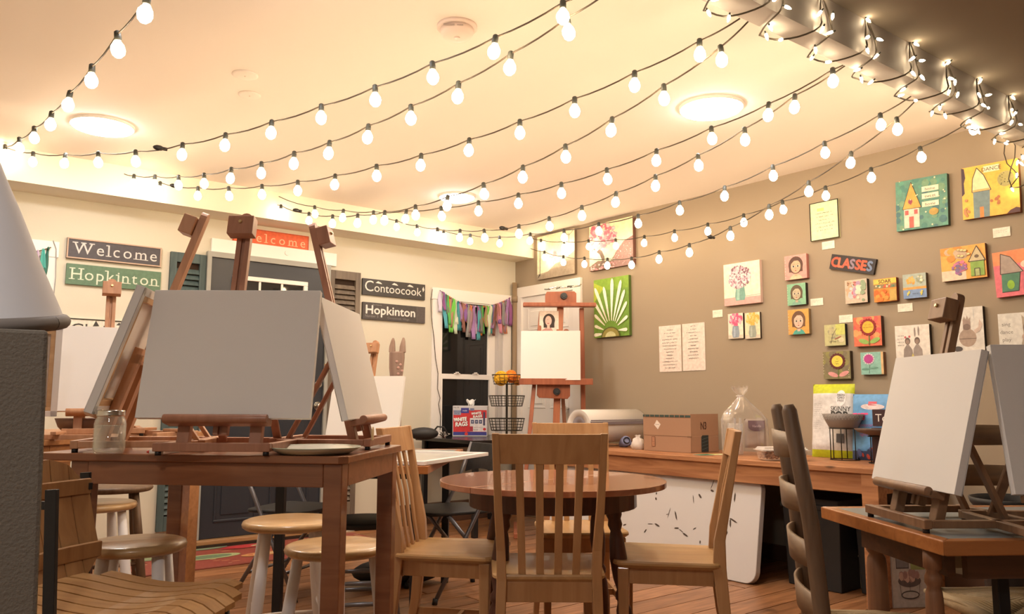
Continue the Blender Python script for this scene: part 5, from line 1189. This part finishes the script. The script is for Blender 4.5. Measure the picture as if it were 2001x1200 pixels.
# ------------------------------------------------------------------ black desk in the corner with its things
DZ = .74
t = thing('black_desk', 'black desk under the corner window', 'table', (4.13, 5.42, 0))
part('tabletop', MB().box(-.48, .34, -.40, .44, DZ-.028, DZ), mat('black_laminate', (.014, .013, .014), .22), t, .003)
for x in (-.42, .28):
    for y in (-.34, .38): part('leg', MB().box(x-.02, x+.02, y-.02, y+.02, 0, DZ-.028), M_black, t, .002)
part('rail', MB().box(-.42, .28, .36, .40, DZ-.10, DZ-.028), M_black, t)
# box of rags
p = atd(918, 852, 6.85); t = thing('rag_box', 'red, white and blue cardboard box of white rags on the black desk', 'box', (p.x, p.y, DZ), ROT(-2))
BW, BH, BD = .30, .262, .17
part('carton', MB().box(-BW/2, BW/2, 0, BD, 0, BH), mat('carton_white', (.62, .62, .66), .5), t, .004)
q = Pic(BW, BH, 0)
q.rect(.02, .05, .98, .86, (206, 52, 58)); q.rect(.02, .04, .98, .15, (60, 66, 150)); q.rect(.24, .76, .47, .93, (60, 62, 150)); q.text('made', .35, .82, .05, (230, 230, 240)); q.rect(.03, .70, .24, .86, (150, 160, 190)); q.text('TOUGH', .13, .78, .05, (60, 70, 120)); q.text('PACK', .13, .72, .05, (60, 70, 120)); q.text('No. 8', .10, .92, .05, (70, 70, 76))
q.rect(.50, .16, .98, .60, (226, 222, 228)); q.rect(.50, .84, .62, .92, (120, 130, 170))
for k in range(3): q.rect(.53+.115*k, .42, .62+.115*k, .54, (76, 82, 120)); q.ell(.575+.115*k, .48, .022, .022, (180, 186, 210))
q.rect(.88, .36, .935, .80, (66, 62, 100)); q.rect(.50, .17, .59, .33, (170, 50, 70)); q.ell(.92, .24, .045, .045, (206, 50, 60)); q.scrib(.6, .85, .30, .004, .0015, (120, 60, 70), 3); q.text('RAGS', .67, .20, .04, (60, 60, 70))
for dx, c_ in ((.006, (30, 30, 60)), (0, (250, 250, 250))):
    q.text('WHITE', .22+dx, .50-dx, .115, c_, width=.36, shear=.12, bold=.0025, rot=5); q.text('RAGS', .26+dx, .34-dx, .13, c_, width=.34, shear=.12, bold=.0025, rot=5)
    q.text('WHITE', .68+dx, .72-dx, .075, c_, width=.28, shear=.12, bold=.0015, rot=6); q.text('RAGS', .72+dx, .62-dx, .075, c_, width=.25, shear=.12, bold=.0015, rot=6)
q.ell(.40, .09, .05, .05, (214, 60, 60)); q.poly([(.37, .1), (.40, .2), (.43, .1)], (214, 70, 66))
q.put('print', t, (0, 0, BH/2))
tis = MB(); tis.grid(lambda a, b: ((a-.5)*.075*(.55+.6*b)+.004*math.sin(b*7), BD*.4+.022*math.sin(a*9+b*3), BH+b*.052+.006*math.sin(a*13)), 12, 6)
o = part('rag', tis, mat('rag_white', (.86, .86, .86), .9), t); s2 = o.modifiers.new('thick', 'SOLIDIFY'); s2.thickness = .004
# black bag and cords
p = atd(826, 850, 6.3); t = thing('camera_bag', 'black crumpled pouch on the left end of the black desk', 'bag', (p.x+.03, p.y, DZ), ROT(10))
part('body', MB().ball((-.02, 0, .045), .12, .07, .05, 18, 10), M_blackp, t); part('handle', MB().tube([(.05, 0, .05), (.09, 0, .10), (.14, 0, .095), (.17, 0, .04)], .007, 8), M_black, t)
t0 = thing('wire_bundle', 'tangle of white and black wires beside the black pouch', 'wires', (p.x+.16, p.y-.05, DZ)); rd = random.Random(2)
for k, mm in enumerate((M_white, M_black, M_white)):
    pp_ = [Vector((rd.uniform(-.05, .05), rd.uniform(-.04, .04), .008+.05*abs(math.sin(i*.9+k)))) for i in range(9)]
    part('wire', MB().tube(pp_, .004, 6), mm, t0)

# three-tier wire basket stand
p = atd(990, 845, 6.45); bx, by = p.x, p.y
t = thing('basket_stand', 'three-tier black wire basket stand in the corner beside the window', 'basket stand', (bx, by, DZ), ROT(0))
M_wire = mat('wire_black', (.03, .025, .02), .45, .5)
def z_(py): return CH+(787-py)/F*6.45-DZ
part('pole', MB().box(-.009, .009, -.009, .009, 0, z_(738)), M_wire, t, .001)
part('base', MB().lathe([(.09, 0), (.09, .008), (.001, .010)], 28), M_wire, t)
def basket(zt_, zb, r0, r1, n, rings):
    mb = MB()
    def circ(r, z, th=.0028): mb.tube([(r*math.cos(2*PI*k/28), r*.8*math.sin(2*PI*k/28), z) for k in range(29)], th, 5, False)
    circ(r0, zt_, .004); circ(r1, zb, .003)
    for k in range(1, rings): f = k/rings; circ(r0+(r1-r0)*f, zt_+(zb-zt_)*f, .0018)
    for k in range(n):
        a = 2*PI*k/n; mb.tube([(r0*math.cos(a), r0*.8*math.sin(a), zt_), (r1*math.cos(a), r1*.8*math.sin(a), zb)], .0018, 5)
    for k in range(-3, 4):
        x = r1*k/3.6; y = r1*.8*math.sqrt(max(0, 1-(k/3.6)**2)); mb.tube([(x, -y, zb), (x, y, zb)], .0018, 5)
    return mb
part('basket', basket(z_(735), z_(753), .120, .105, 18, 3), M_wire, t)
part('basket', basket(z_(776), z_(796), .145, .125, 30, 4), M_wire, t)
part('basket', basket(z_(820), z_(843), .145, .125, 22, 4), M_wire, t)
for i, (px, py, c_, rr, lb) in enumerate(((976, 742, (.85, .48, .03), .058, 'yellow yarn ball in the top wire basket, left'), (1000, 738, (.85, .25, .03), .050, 'orange yarn ball in the top wire basket, behind the yellow one'), (1016, 745, (.75, .33, .06), .040, 'dull orange yarn ball in the top wire basket, right'))):
    x = (px-990)/F*6.45; c_p = Vector((bx, by, 0))+Euler((0, 0, R(ROT(0)))).to_matrix() @ Vector((x*.8, -.02+.03*i, 0))
    t = thing('yarn_ball', lb, 'yarn', (c_p.x, c_p.y, DZ+z_(py)-.0), 0)
    mb = MB().ball((0, 0, 0), rr, rr, rr*.85, 18, 12)
    for k in range(10): 
        e = Euler((k*.7, k*1.3, k*.9)).to_matrix(); mb.tube([e @ Vector((rr*1.0*math.cos(2*PI*j/20), rr*1.0*math.sin(2*PI*j/20), 0)) for j in range(21)], .0035, 5, False)
    part('wool', mb, mat('wool_%d' % i, c_, .9), t)

# ------------------------------------------------------------------ big red-brown studio easel in the corner
ED = 6.55; lean = R(7)
p = G((1078-1000.5)/F*ED, ED); t = thing('studio_easel', 'tall red-brown studio easel with black knobs in front of the white door', 'easel', (p.x, p.y, 0), ROT(0))
def ex(px): return (px-1078)/F*ED*.995
def ez(py): return CH+(789-py)/F*ED
def lp_(px, py, o=0): z = ez(py); return Vector((ex(px), z*math.tan(lean)*.6-.06+o, z))
m = M_redeasel
part('side_leg', MB().bar(lp_(1058, 612), (ex(1016), -.22, .0), .032, .045, (0, 1, 0)), m, t, .006)
part('side_leg', MB().bar(lp_(1139, 604), (ex(1144), .10, .0), .038, .045, (0, 1, 0)), m, t, .006)
part('rear_leg', MB().bar(lp_(1096, 690, .04), (ex(1118), .22, 0), .05, .03, (1, 0, 0)), M_dkbeech, t, .004)
part('mast', MB().bar(lp_(1097, 590, -.02), lp_(1079, 1010, -.02), .055, .022, (0, 1, 0)), wood('mast_red', (.52, .19, .085), (.40, .13, .06), 'Z'), t, .003)
part('upper_block', MB().prism([(ex(1066), ez(602)), (ex(1066), ez(580)), (ex(1069), ez(573)), (ex(1124), ez(572)), (ex(1128), ez(576)), (ex(1128), ez(602))], .02, .055), m, t, .004)
part('upper_bar', MB().box(ex(1022), ex(1166), -.04, .05, ez(604), ez(596)), m, t, .006)
def knob(px, py, y): c = (ex(px), y, ez(py)); return MB().cyl(c, (c[0], c[1]-.035, c[2]), .030, .026, 18).cyl((c[0], c[1]-.035, c[2]), (c[0], c[1]-.042, c[2]), .018, .016, 14)
part('knob', knob(1103, 582, .02), mat('knob_black', (.03, .035, .04), .35), t)
part('tray', MB().box(ex(1014), ex(1156), -.12, .02, ez(756), ez(748)), m, t, .005)
part('tray_lip', MB().box(ex(1014), ex(1156), -.128, -.118, ez(757), ez(745)), m, t, .003)
part('lower_block', MB().prism([(ex(1049), ez(755)), (ex(1049), ez(777)), (ex(1053), ez(782)), (ex(1108), ez(784)), (ex(1113), ez(778)), (ex(1113), ez(755))], -.075, -.04), m, t, .004)
part('knob', knob(1087, 770, -.075), mat('knob_black', (.03, .035, .04), .35), t)
part('cross_beam', MB().box(ex(1025), ex(1145), -.10, -.06, ez(975), ez(950)), m, t, .004)
part('support_disc', MB().cyl((ex(1107), .0, ez(654)), (ex(1107), .03, ez(654)), .028, n=18), m, t)
for s_ in (1012, 1150): part('foot_rail', MB().box(ex(s_)-.03, ex(s_)+.03, -.30, .30, 0, .04), m, t, .004)
Pc = G((1076-1000.5)/F*(ED-.12), ED-.12); canvas_on('bright white canvas on the tall red-brown studio easel', (Pc.x, Pc.y, ez(748)), ROT(-4), 8, .482, .405)
# portrait print tucked behind
Pw = G((1078-1000.5)/F*(ED+.03), ED+.03)
t = thing('portrait_print', 'portrait print of a dark-haired woman tucked behind the studio easel canvas', 'picture', (Pw.x, Pw.y, ez(660)), ROT(0))
part('sheet', MB().box(-.10, .06, .0, .004, 0, .205), M_paper, t)
q = Pic(.16, .205, 0); q.rect(0, 0, 1, 1, (240, 224, 212)); q.poly([(.0, 0), (.1, .2), (.35, .32), (.6, .32), (.8, .1), (.85, 0)], (200, 150, 140)); q.ell(.5, .62, .31, .27, (54, 40, 36)); q.rect(.22, .32, .78, .6, (54, 40, 36)); q.ell(.47, .6, .17, .2, (224, 190, 176)); q.rect(.40, .28, .54, .44, (224, 190, 176)); q.line([(.38, .64), (.46, .65)], .002, (80, 60, 56)); q.ell(.46, .49, .05, .02, (180, 100, 100)); q.put('print', t, (-.02, -.0005, .1025))
# metal clips on top
Pm = G((1100-1000.5)/F*(ED+.03), ED+.03)
t = thing('clip_lamp', 'shiny crumpled metal clips lying on top of the studio easel', 'metal clips', (Pm.x, Pm.y, ez(572)), ROT(0))
rd = random.Random(6)
for k in range(9):
    x = -.13+.032*k; zq = .012+.035*(k/9)
    part('clip', MB().bar((x-.02, rd.uniform(-.02, .02), zq+rd.uniform(-.01, .01)), (x+.028, rd.uniform(-.02, .02), zq+rd.uniform(0, .025)), .022, .010), M_chrome if k % 3 else mat('dark_steel', (.2, .22, .2), .3, .8), t, .003)
part('clip_bar', MB().bar((.06, 0, .035), (.15, 0, .05), .012, .012), mat('dark_steel', (.2, .22, .2), .3, .8), t, .002)

# ------------------------------------------------------------------ things on the work table
zb_ = BZT
# roll of white paper in a cutter
ra = Vector((4.15, 4.38, 0)); Ln = .62; ang = 0
t = thing('paper_roll', 'large roll of white paper on the far end of the work table', 'paper roll', (ra.x, ra.y, zb_), ang)
rr = .125
rl = MB(); rl.lathe([(rr, 0), (rr, Ln), (.075, Ln), (.075, 0), (rr, 0)], 40, Matrix.Translation((0, 0, rr+.03)) @ Matrix.Rotation(R(90), 4, 'Y'), cap=False); part('roll', rl, mat('roll_white', (.80, .78, .76), .6), t)
cr_ = MB(); cr_.lathe([(.0745, .004), (.0745, Ln-.004), (.028, Ln-.004), (.028, .004), (.0745, .004)], 30, Matrix.Translation((0, 0, rr+.03)) @ Matrix.Rotation(R(90), 4, 'Y'), cap=False); part('core', cr_, mat('core_grey', (.35, .33, .38), .7), t)
part('cutter_bar', MB().box(-.0, Ln, -rr-.014, -rr-.002, rr+.045, rr+.066).box(0, Ln, -rr-.012, -rr-.004, rr+.072, rr+.08), mat('cutter_grey', (.28, .25, .30), .4, .4), t, .001)
for x in (.02, Ln-.02): part('bracket', MB().box(x-.008, x+.008, -rr-.012, rr, 0, .034), M_grey, t)
# hair dryer
p = onz(1222, 874, zb_); t = thing('hair_dryer', 'lilac-blue hair dryer lying on the work table before the paper roll', 'hair dryer', (p.x, p.y, zb_+.04), ROT(-15))
mb_ = mat('dryer_blue', (.22, .25, .45), .35)
part('barrel', MB().lathe([(.030, -.09), (.034, -.05), (.040, -.01), (.038, .03), (.030, .04)], 20, Matrix.Rotation(R(72), 4, 'X') @ Matrix.Rotation(R(20), 4, 'Y')), mb_, t)
part('nozzle', MB().lathe([(.026, .04), (.024, .055), (.020, .055), (.020, .04)], 20, Matrix.Rotation(R(72), 4, 'X') @ Matrix.Rotation(R(20), 4, 'Y'), cap=False), M_blackp, t)
part('handle', MB().tube([(.01, .0, -.012), (.06, .01, -.02), (.12, .02, -.024)], [.016, .015, .013], 12), mb_, t)
part('cable', MB().tube([(.12, .02, -.024), (.17, .05, -.034), (.25, .12, -.036)], .003, 6), M_black, t)
p = onz(1243, 878, zb_); t = thing('plastic_bag', 'crumpled white plastic bag next to the hair dryer', 'bag', (p.x, p.y-.02, zb_)); rd = random.Random(4)
mb = MB(); mb.lathe([(.001, 0), (.04, 0), (.052, .02), (.05, .045), (.032, .07), (.012, .085), (.02, .10)], 14, cap=False); mb.v = [(x+rd.uniform(-.008, .008), y+rd.uniform(-.008, .008), z+(rd.uniform(-.006, .006) if z > .001 else 0)) for x, y, z in mb.v]; part('film', mb, mat('bag_white', (.70, .64, .60), .45), t)
# cardboard box
A_ = onz(1351, 886, zb_); B_ = onz(1258, 880, zb_); Cc = onz(1407, 884, zb_)
dx = Vector((A_.x-B_.x, A_.y-B_.y, 0)); wbx = dx.length; an = math.degrees(math.atan2(dx.y, dx.x)); dbx = .30; hb = .205
t = thing('cardboard_box', 'open cardboard box marked N3 on the work table', 'box', (A_.x, A_.y, zb_), an)
yy = Vector((-math.sin(R(an)), math.cos(R(an)), 0))
bx_ = MB().box(-wbx, 0, 0, .004, 0, hb*.52).box(-wbx, 0, dbx-.004, dbx, 0, hb*.52).box(-wbx, -wbx+.004, 0, dbx, 0, hb*.52).box(-.004, 0, 0, dbx, 0, hb*.52).box(-wbx, 0, 0, dbx, 0, .004)
part('carton', bx_, M_card, t, .001)
part('front_flap', MB().prism([(-wbx, hb*.53), (-.004, hb*.53), (-.004, hb*1.20), (-wbx, hb*1.22)], .0, .004), M_card, t)
part('side_flap', MB().box(-.004, .0, .0, dbx, hb*.53, hb*1.26), M_card, t)
part('back_flap', MB().box(-wbx, 0, dbx-.004, dbx, hb*.53, hb*1.22), M_card, t)
part('crease', MB().box(-wbx, 0, -.0006, .0004, hb*.515, hb*.535).box(-.03, .002, -.001, .006, hb*.50, hb*.545), mat('card_dark', (.22, .12, .07), .8), t)
q = Pic(wbx, hb*1.22, 0); q.poly([(.30, .62), (.42, .72), (.48, .62), (.36, .52)], (232, 222, 214)) if False else q.poly([(.24, .72), (.30, .86), (.38, .74), (.32, .60)], (232, 222, 214)); q.scrib(.27, .35, .73, .012, .001, (120, 110, 110), 3)
q.rect(.18, .12, .26, .40, (126, 84, 62)); q.rect(.19, .135, .25, .385, (176, 128, 100)); q.line([(.195, .26), (.245, .26)], .002, (126, 84, 62)); q.rect(0, .94, 1, 1.0, (56, 76, 72))
for k in range(9): q.rect(.04+.105*k, .93, .05+.105*k, 1.0, (176, 128, 100))
q.put('print', t, (-wbx/2, -.0012, hb*.61))
q = Pic(dbx, hb*1.22, 0); q.text('N3', .45, .62, .20, (80, 50, 40), bold=.0012, width=.20); q.poly([(.36, .02), (.62, .02), (.62, .46), (.40, .46), (.36, .42)], (40, 52, 56)); [q.line([(.38, .08+.09*k), (.60, .13+.09*k)], .0016, (110, 130, 130)) for k in range(4)]
q.put('print', t, (.0012, dbx/2, hb*.61), (0, 0, R(90)))
p = onz(1390, 889, zb_); t = thing('leaflet', 'green and yellow leaflet under the corner of the cardboard box', 'paper', (p.x, p.y, zb_+.001), ROT(20))
q = Pic(.22, .09, 0); q.rect(0, 0, .55, 1, (60, 130, 100)); q.rect(.5, 0, 1, 1, (220, 214, 130)); q.rect(.7, .2, .95, .7, (240, 236, 200)); q.put('print', t, (0, 0, .0015), (R(-90), 0, 0)); part('sheet', MB().box(-.11, .11, -.045, .045, 0, .001), M_paper, t)
# clear gift bag with a glass and a pouch
p = onz(1452, 889, zb_); gz = zb_
t = thing('cellophane_bag', 'clear cellophane gift bag tied at the top, with a glass and a pouch inside', 'gift bag', (p.x+.03, p.y, gz), ROT(6))
Fz = lambda py: (888-py)/F*4.85
rd = random.Random(12); mb = MB(); prof_ = [(.15, .0, .075), (.155, .06, .08), (.155, .16, .08), (.150, Fz(815), .075), (.12, Fz(800), .06), (.07, Fz(785), .045), (.022, Fz(768), .02), (.018, Fz(764), .016), (.045, Fz(756), .03), (.055, Fz(747), .035)]
n = 40; vs = []
for i, (r_, z, d_) in enumerate(prof_):
    for k in range(n):
        a = 2*PI*k/n; cr = 1+(.05*math.sin(k*2.7+i)+.04*math.sin(k*5.1)) if i > 2 else 1+.02*math.sin(k*3.1+i)
        if i == 9: z2 = z+.012*math.sin(k*4.3)
        else: z2 = z
        sft = -.03*max(0, (z-.2)/.25)
        vs.append((r_*cr*math.copysign(abs(math.cos(a))**.8, math.cos(a))+sft, d_*cr*math.sin(a), z2))
mb.add(vs, [(i*n+k, i*n+(k+1) % n, (i+1)*n+(k+1) % n, (i+1)*n+k) for i in range(9) for k in range(n)], True)
part('film', mb, thinmat('cellophane', (.85, .83, .82), .13), t)
part('tie', MB().tube([(-.03+.021*math.cos(2*PI*k/16), .019*math.sin(2*PI*k/16), Fz(766)) for k in range(17)], .003, 6, False), M_white, t)
g_ = thing('glass_tumbler', 'tall clear glass with white paper inside the cellophane bag', 'glass', t.location+Euler((0, 0, R(ROT(6)))).to_matrix() @ Vector((-.065, 0, .002)), 0)
part('glass', MB().lathe([(.038, 0), (.045, .002), (.048, .20), (.045, .20), (.042, .006), (.001, .006)], 28, cap=False), thinmat('thin_glass', (.9, .9, .92), .15), g_)
part('paper_strip', MB().box(-.040, -.020, -.02, -.018, .01, .235).box(.018, .040, -.02, -.018, .01, .235).box(-.01, .0, -.02, -.018, .02, .17), M_white, g_)
g2 = thing('snack_pouch', 'beige pouch with a purple label inside the cellophane bag', 'pouch', t.location+Euler((0, 0, R(ROT(6)))).to_matrix() @ Vector((.065, -.01, .045)), ROT(2))
def pouch(w_, h_, th, nu=14, nv=16, crimp=.1):
    def f(sg):
        def g(a, b):
            e = (1-(2*a-1)**2)**.5 if 0 < a < 1 else 0; v = max(0, min(1, min(b, 1-b)/crimp)); return (w_*(a-.5), sg*th*(e**.8)*(v**.7)*(1+.10*math.sin(9*a+5*b)+.07*math.sin(17*b-4*a)), b*h_)
        return g
    return f
f_ = pouch(.14, .185, .02); part('pouch', MB().grid(f_(-1), 14, 16).grid(f_(1), 14, 16), mat('pouch_beige', (.42, .33, .28), .4), g2)
q = Pic(.13, .18, -.024); q.ell(.5, .74, .42, .16, (96, 54, 74)); q.rect(.08, .74, .92, .96, (110, 70, 90)); q.text('Vanilla', .5, .72, .09, (206, 180, 190), shear=.2); q.put('label', g2, (0, 0, .0925))
# clear tub of nuts
p = onz(1522, 900, zb_); t = thing('food_tub', 'clear plastic tub of nuts on the front edge of the work table', 'container', (p.x+.03, p.y, zb_), ROT(3)); tw, td_ = .27, .15
tb = MB(); loft(tb, [((0, 0, .002), tw*.88, td_*.85), ((0, 0, .060), tw*.95, td_*.95)]); part('tub', tb, thinmat('clear_tub', (.8, .75, .72), .14), t, .006)
part('rim', ringslab(tw+.012, td_+.012, .010, .058, .062), thinmat('clear_rim', (.85, .82, .8), .35), t)
ld = MB(); loft(ld, [((0, 0, .062), tw, td_), ((0, 0, .078), tw*.9, td_*.86)]); part('lid', ld, thinmat('clear_rim', (.85, .82, .8), .35), t, .004)
nt_ = MB(); rd = random.Random(8)
for k in range(260):
    c_ = (rd.uniform(-tw*.40, tw*.40), rd.uniform(-td_*.38, td_*.38), rd.uniform(.012, .052)); nt_.ball(c_, rd.uniform(.006, .010), rd.uniform(.005, .008), rd.uniform(.004, .007), 6, 4)
o = part('nuts', nt_, mat('nuts', (.30, .13, .07), .6, vary=.5, bs=30), t); o['kind'] = 'stuff'
part('label', MB().box(-.03, .06, -.03, .03, .0782, .0788), M_white, t)
# snack bags against the wall
def snackbag(label, px0, px1, pyt, pyb, colf, draw, th=.04, dep_x=4.66, rz=-90, lean_=6):
    c_ = onx((px0+px1)/2, pyb, dep_x); a_ = onx(px0, (pyt+pyb)/2, dep_x); b_ = onx(px1, (pyt+pyb)/2, dep_x); w_ = a_.y-b_.y; zt_ = onx((px0+px1)/2, pyt, dep_x).z; h_ = zt_-zb_
    t = thing('snack_bag', label, 'snack bag', (dep_x, c_.y, zb_+.001)); t.rotation_euler = Euler((-R(lean_), 0, R(rz)))
    f_ = pouch(w_, h_, th, crimp=.16); mb = MB().grid(f_(-1), 24, 30).grid(f_(1), 24, 30)
    me = mb.mesh('film', paintmat()); at = me.color_attributes.new('Col', 'FLOAT_COLOR', 'CORNER'); d = []
    for pl_ in me.polygons:
        c3_ = pl_.center; u, v = c3_.x/w_+.5, c3_.z/h_; d += [*sl(colf(u, v)), 1]*pl_.loop_total
    at.data.foreach_set('color', d); o = link('film', me, t)
    q = Pic(w_, h_, 0, .0002); draw(q)
    g_f = f_(-1); q.v = [(x, g_f(min(.98, max(.02, x/w_+.5)), min(.99, max(.01, z/h_+.5)))[1]+y-.002, z) for x, y, z in q.v]
    q.put('print', t, (0, 0, h_/2)); return t
def skin(q):
    q.ell(.74, .80, .11, .11, (236, 236, 240)); q.text('NON', .74, .83, .03, (60, 60, 70)); q.text('GMO', .74, .79, .03, (60, 60, 70)); q.text('FREE', .74, .75, .03, (60, 60, 70))
    q.text('SKINNY', .74, .625, .065, (60, 60, 60), width=.42); q.text('POP', .72, .52, .10, (56, 56, 56), width=.34, bold=.002); q.ell(.72, .50, .085, .085, (150, 60, 70)); q.text('POP', .72, .49, .03, (236, 220, 220))
    for k in range(14): q.scrib(.08, .28+.08*((k*7) % 3)/3, .72-.026*k, .002, .0015, (120, 122, 126), k)
    q.rect(.68, .20, .84, .32, (90, 90, 96))
snackbag('tall white popcorn bag with lime green ends against the wall', 1586, 1668, 750, 886, lambda u, v: (196, 208, 40) if v > .86 or v < .10 else (222, 222, 224), skin)
def fit(q):
    q.text('FIT', .24, .60, .10, (236, 90, 150), width=.42, shear=.1, bold=.003); q.ell(.56, .80, .28, .045, (240, 226, 232)); q.rect(.47, .82, .66, .88, (214, 90, 110)); q.text('popcorn', .46, .50, .05, (200, 130, 200)); q.text('lightly salted', .5, .36, .045, (200, 130, 200)); blot(q, .5, .10, .3, .05, 14, [(90, 110, 170), (206, 90, 80), (70, 90, 130)], 3, (.03, .06)); q.ell(.7, .56, .05, .05, (240, 190, 150))
snackbag('light blue snack bag with pink lettering beside the white popcorn bag', 1665, 1745, 770, 889, lambda u, v: (104, 164, 220) if v > .12 else (70, 90, 130), fit, dep_x=4.62)
# small T sign block
p = onx(1722, 890, 4.50); t = thing('small_sign', 'small dark block sign with a white letter T beside the blue snack bag', 'sign', (4.50, p.y, zb_+.10), -90)
part('block', MB().box(-.04, .08, 0, .03, .105, .20), mat('maroon', (.05, .02, .025), .5), t, .002); q = Pic(.12, .095, 0); q.rect(0, 0, 1, 1, (60, 34, 40)); q.text('Top', .56, .28, .46, (240, 235, 230)); q.put('print', t, (.02, 0, .1525)); part('stand', MB().box(-.05, .05, 0, .05, -.10, .095), mat('maroon', (.05, .02, .025), .5), t)
# bowls on wire stands
def bowlstand(label, px, dep, rB, zB, zBt, r1, tilt=0, hole=True, legs=6, m=None):
    P_ = onz(px, dep, zb_)
    t = thing('bowl_stand', label, 'stand', (P_.x, P_.y, zb_))
    part('base_ring', MB().tube([(rB*math.cos(2*PI*j/32), rB*math.sin(2*PI*j/32), .003) for j in range(33)], .003, 6, False), M_wire, t)
    part('top_ring', MB().tube([(rB*math.cos(2*PI*j/32), rB*math.sin(2*PI*j/32), zB) for j in range(33)], .003, 6, False), M_wire, t)
    for j in range(legs): a = 2*PI*(j+.3)/legs; part('upright', MB().tube([(rB*math.cos(a), rB*math.sin(a), .003), (rB*math.cos(a), rB*math.sin(a), zB)], .0028, 6), M_wire, t)
    b = thing('bowl', label.replace('wire stand', 'grey bowl').replace('stand', 'bowl'), 'bowl', (P_.x, P_.y, zb_+zB+.003)); b.rotation_euler = (0, R(tilt), 0)
    part('body', MB().lathe([(rB*.95, 0), (rB*1.02, .004), (r1*.86, (zBt-zB)*.5), (r1, zBt-zB), (r1-.006, zBt-zB), (r1*.80, (zBt-zB)*.5), (rB*.8, .01), (.001, .009)], 36, cap=False), m or mat('speckled_bowl', (.27, .24, .22), .5, vary=.2), b)
    if hole:
        dots = MB()
        for rw in range(3):
            for j in range(40):
                a = 2*PI*(j+.5*(rw % 2))/40; rr_ = r1*(.985-.03*rw)+.0008; z = (zBt-zB)*(.90-.13*rw); dots.ball((rr_*math.cos(a), rr_*math.sin(a), z), .0022, .0022, .0022, 5, 4)
        o = part('dot_pattern', dots, mat('bowl_dots', (.42, .39, .35), .5), b)
    return t
Dw = 4.62
bowlstand('tall wire stand carrying a patterned round dish before the popcorn bag', 1651, 899, .080, .186, .268, .117)
bowlstand('shorter wire stand with a flat dish half hidden by the white canvas', 1722, 906, .062, .150, .185, .135, tilt=4, hole=False, legs=3, m=mat('brown_dish', (.16, .11, .09), .5))

# ------------------------------------------------------------------ doormat rug at the dark door
t = thing('rug', 'patterned rug of green circles on red at the dark door', 'rug', (2.20, 5.50, 0), 0)
W_, D_ = 1.75, .66
part('pile', MB().slab(rrect(W_, D_, .02), .0005, .009), mat('rug_base', (.30, .09, .07), .95, bump=.8, bs=300), t, .002)
q = Pic(W_, D_, 0); q.rect(.01, .02, .99, .98, (150, 74, 62))
flecks(q, 120, [(196, 130, 96), (150, 60, 56), (206, 176, 130), (120, 70, 50)], 77, 0, 0, 1, 1, (.006, .02))
for u, v, r_, c1_, c2_ in ((.08, .75, .10, (120, 140, 110), (140, 156, 120)), (.29, .50, .125, (178, 188, 136), (112, 134, 104)), (.33, 1.0, .10, (120, 136, 112), (132, 148, 120)), (.49, .86, .10, (176, 48, 60), (186, 56, 62)), (.56, .84, .055, (206, 196, 150), (150, 156, 110)), (.49, .33, .095, (206, 150, 96), (196, 120, 80)), (.49, .33, .05, (214, 190, 140), (206, 170, 120)), (.66, .5, .09, (176, 60, 62), (190, 90, 70)), (.80, .8, .10, (140, 154, 110), (116, 134, 104)), (.88, .3, .09, (206, 150, 96), (180, 96, 70))):
    q.ell(u, v, r_, r_, c1_, 30); q.ell(u, v, r_*.74, r_*.74, c2_, 30)
q.put('pattern', t, (0, 0, .0095), (R(-90), 0, 0))

# ------------------------------------------------------------------ unseen fill light added behind the viewpoint to brighten surfaces facing it

for lx, ly, lb in ((-.58, .08, 'added fill light shaped like a flush ceiling light, unseen behind the viewpoint'),):
    t = thing('ceiling_light', lb, 'ceiling light', (lx, ly, ZC))
    part('rim', MB().lathe([(.18, 0), (.18, -.018), (.164, -.026)], 32, cap=False), M_trim, t)
    part('diffuser', MB().lathe([(.164, -.016), (.152, -.028), (.11, -.04), (.05, -.046), (.001, -.048)], 32, cap=False), mat('fill_light_glow', (1, 1, 1), .3, emit=(1.0, .93, .86), es=105), t)
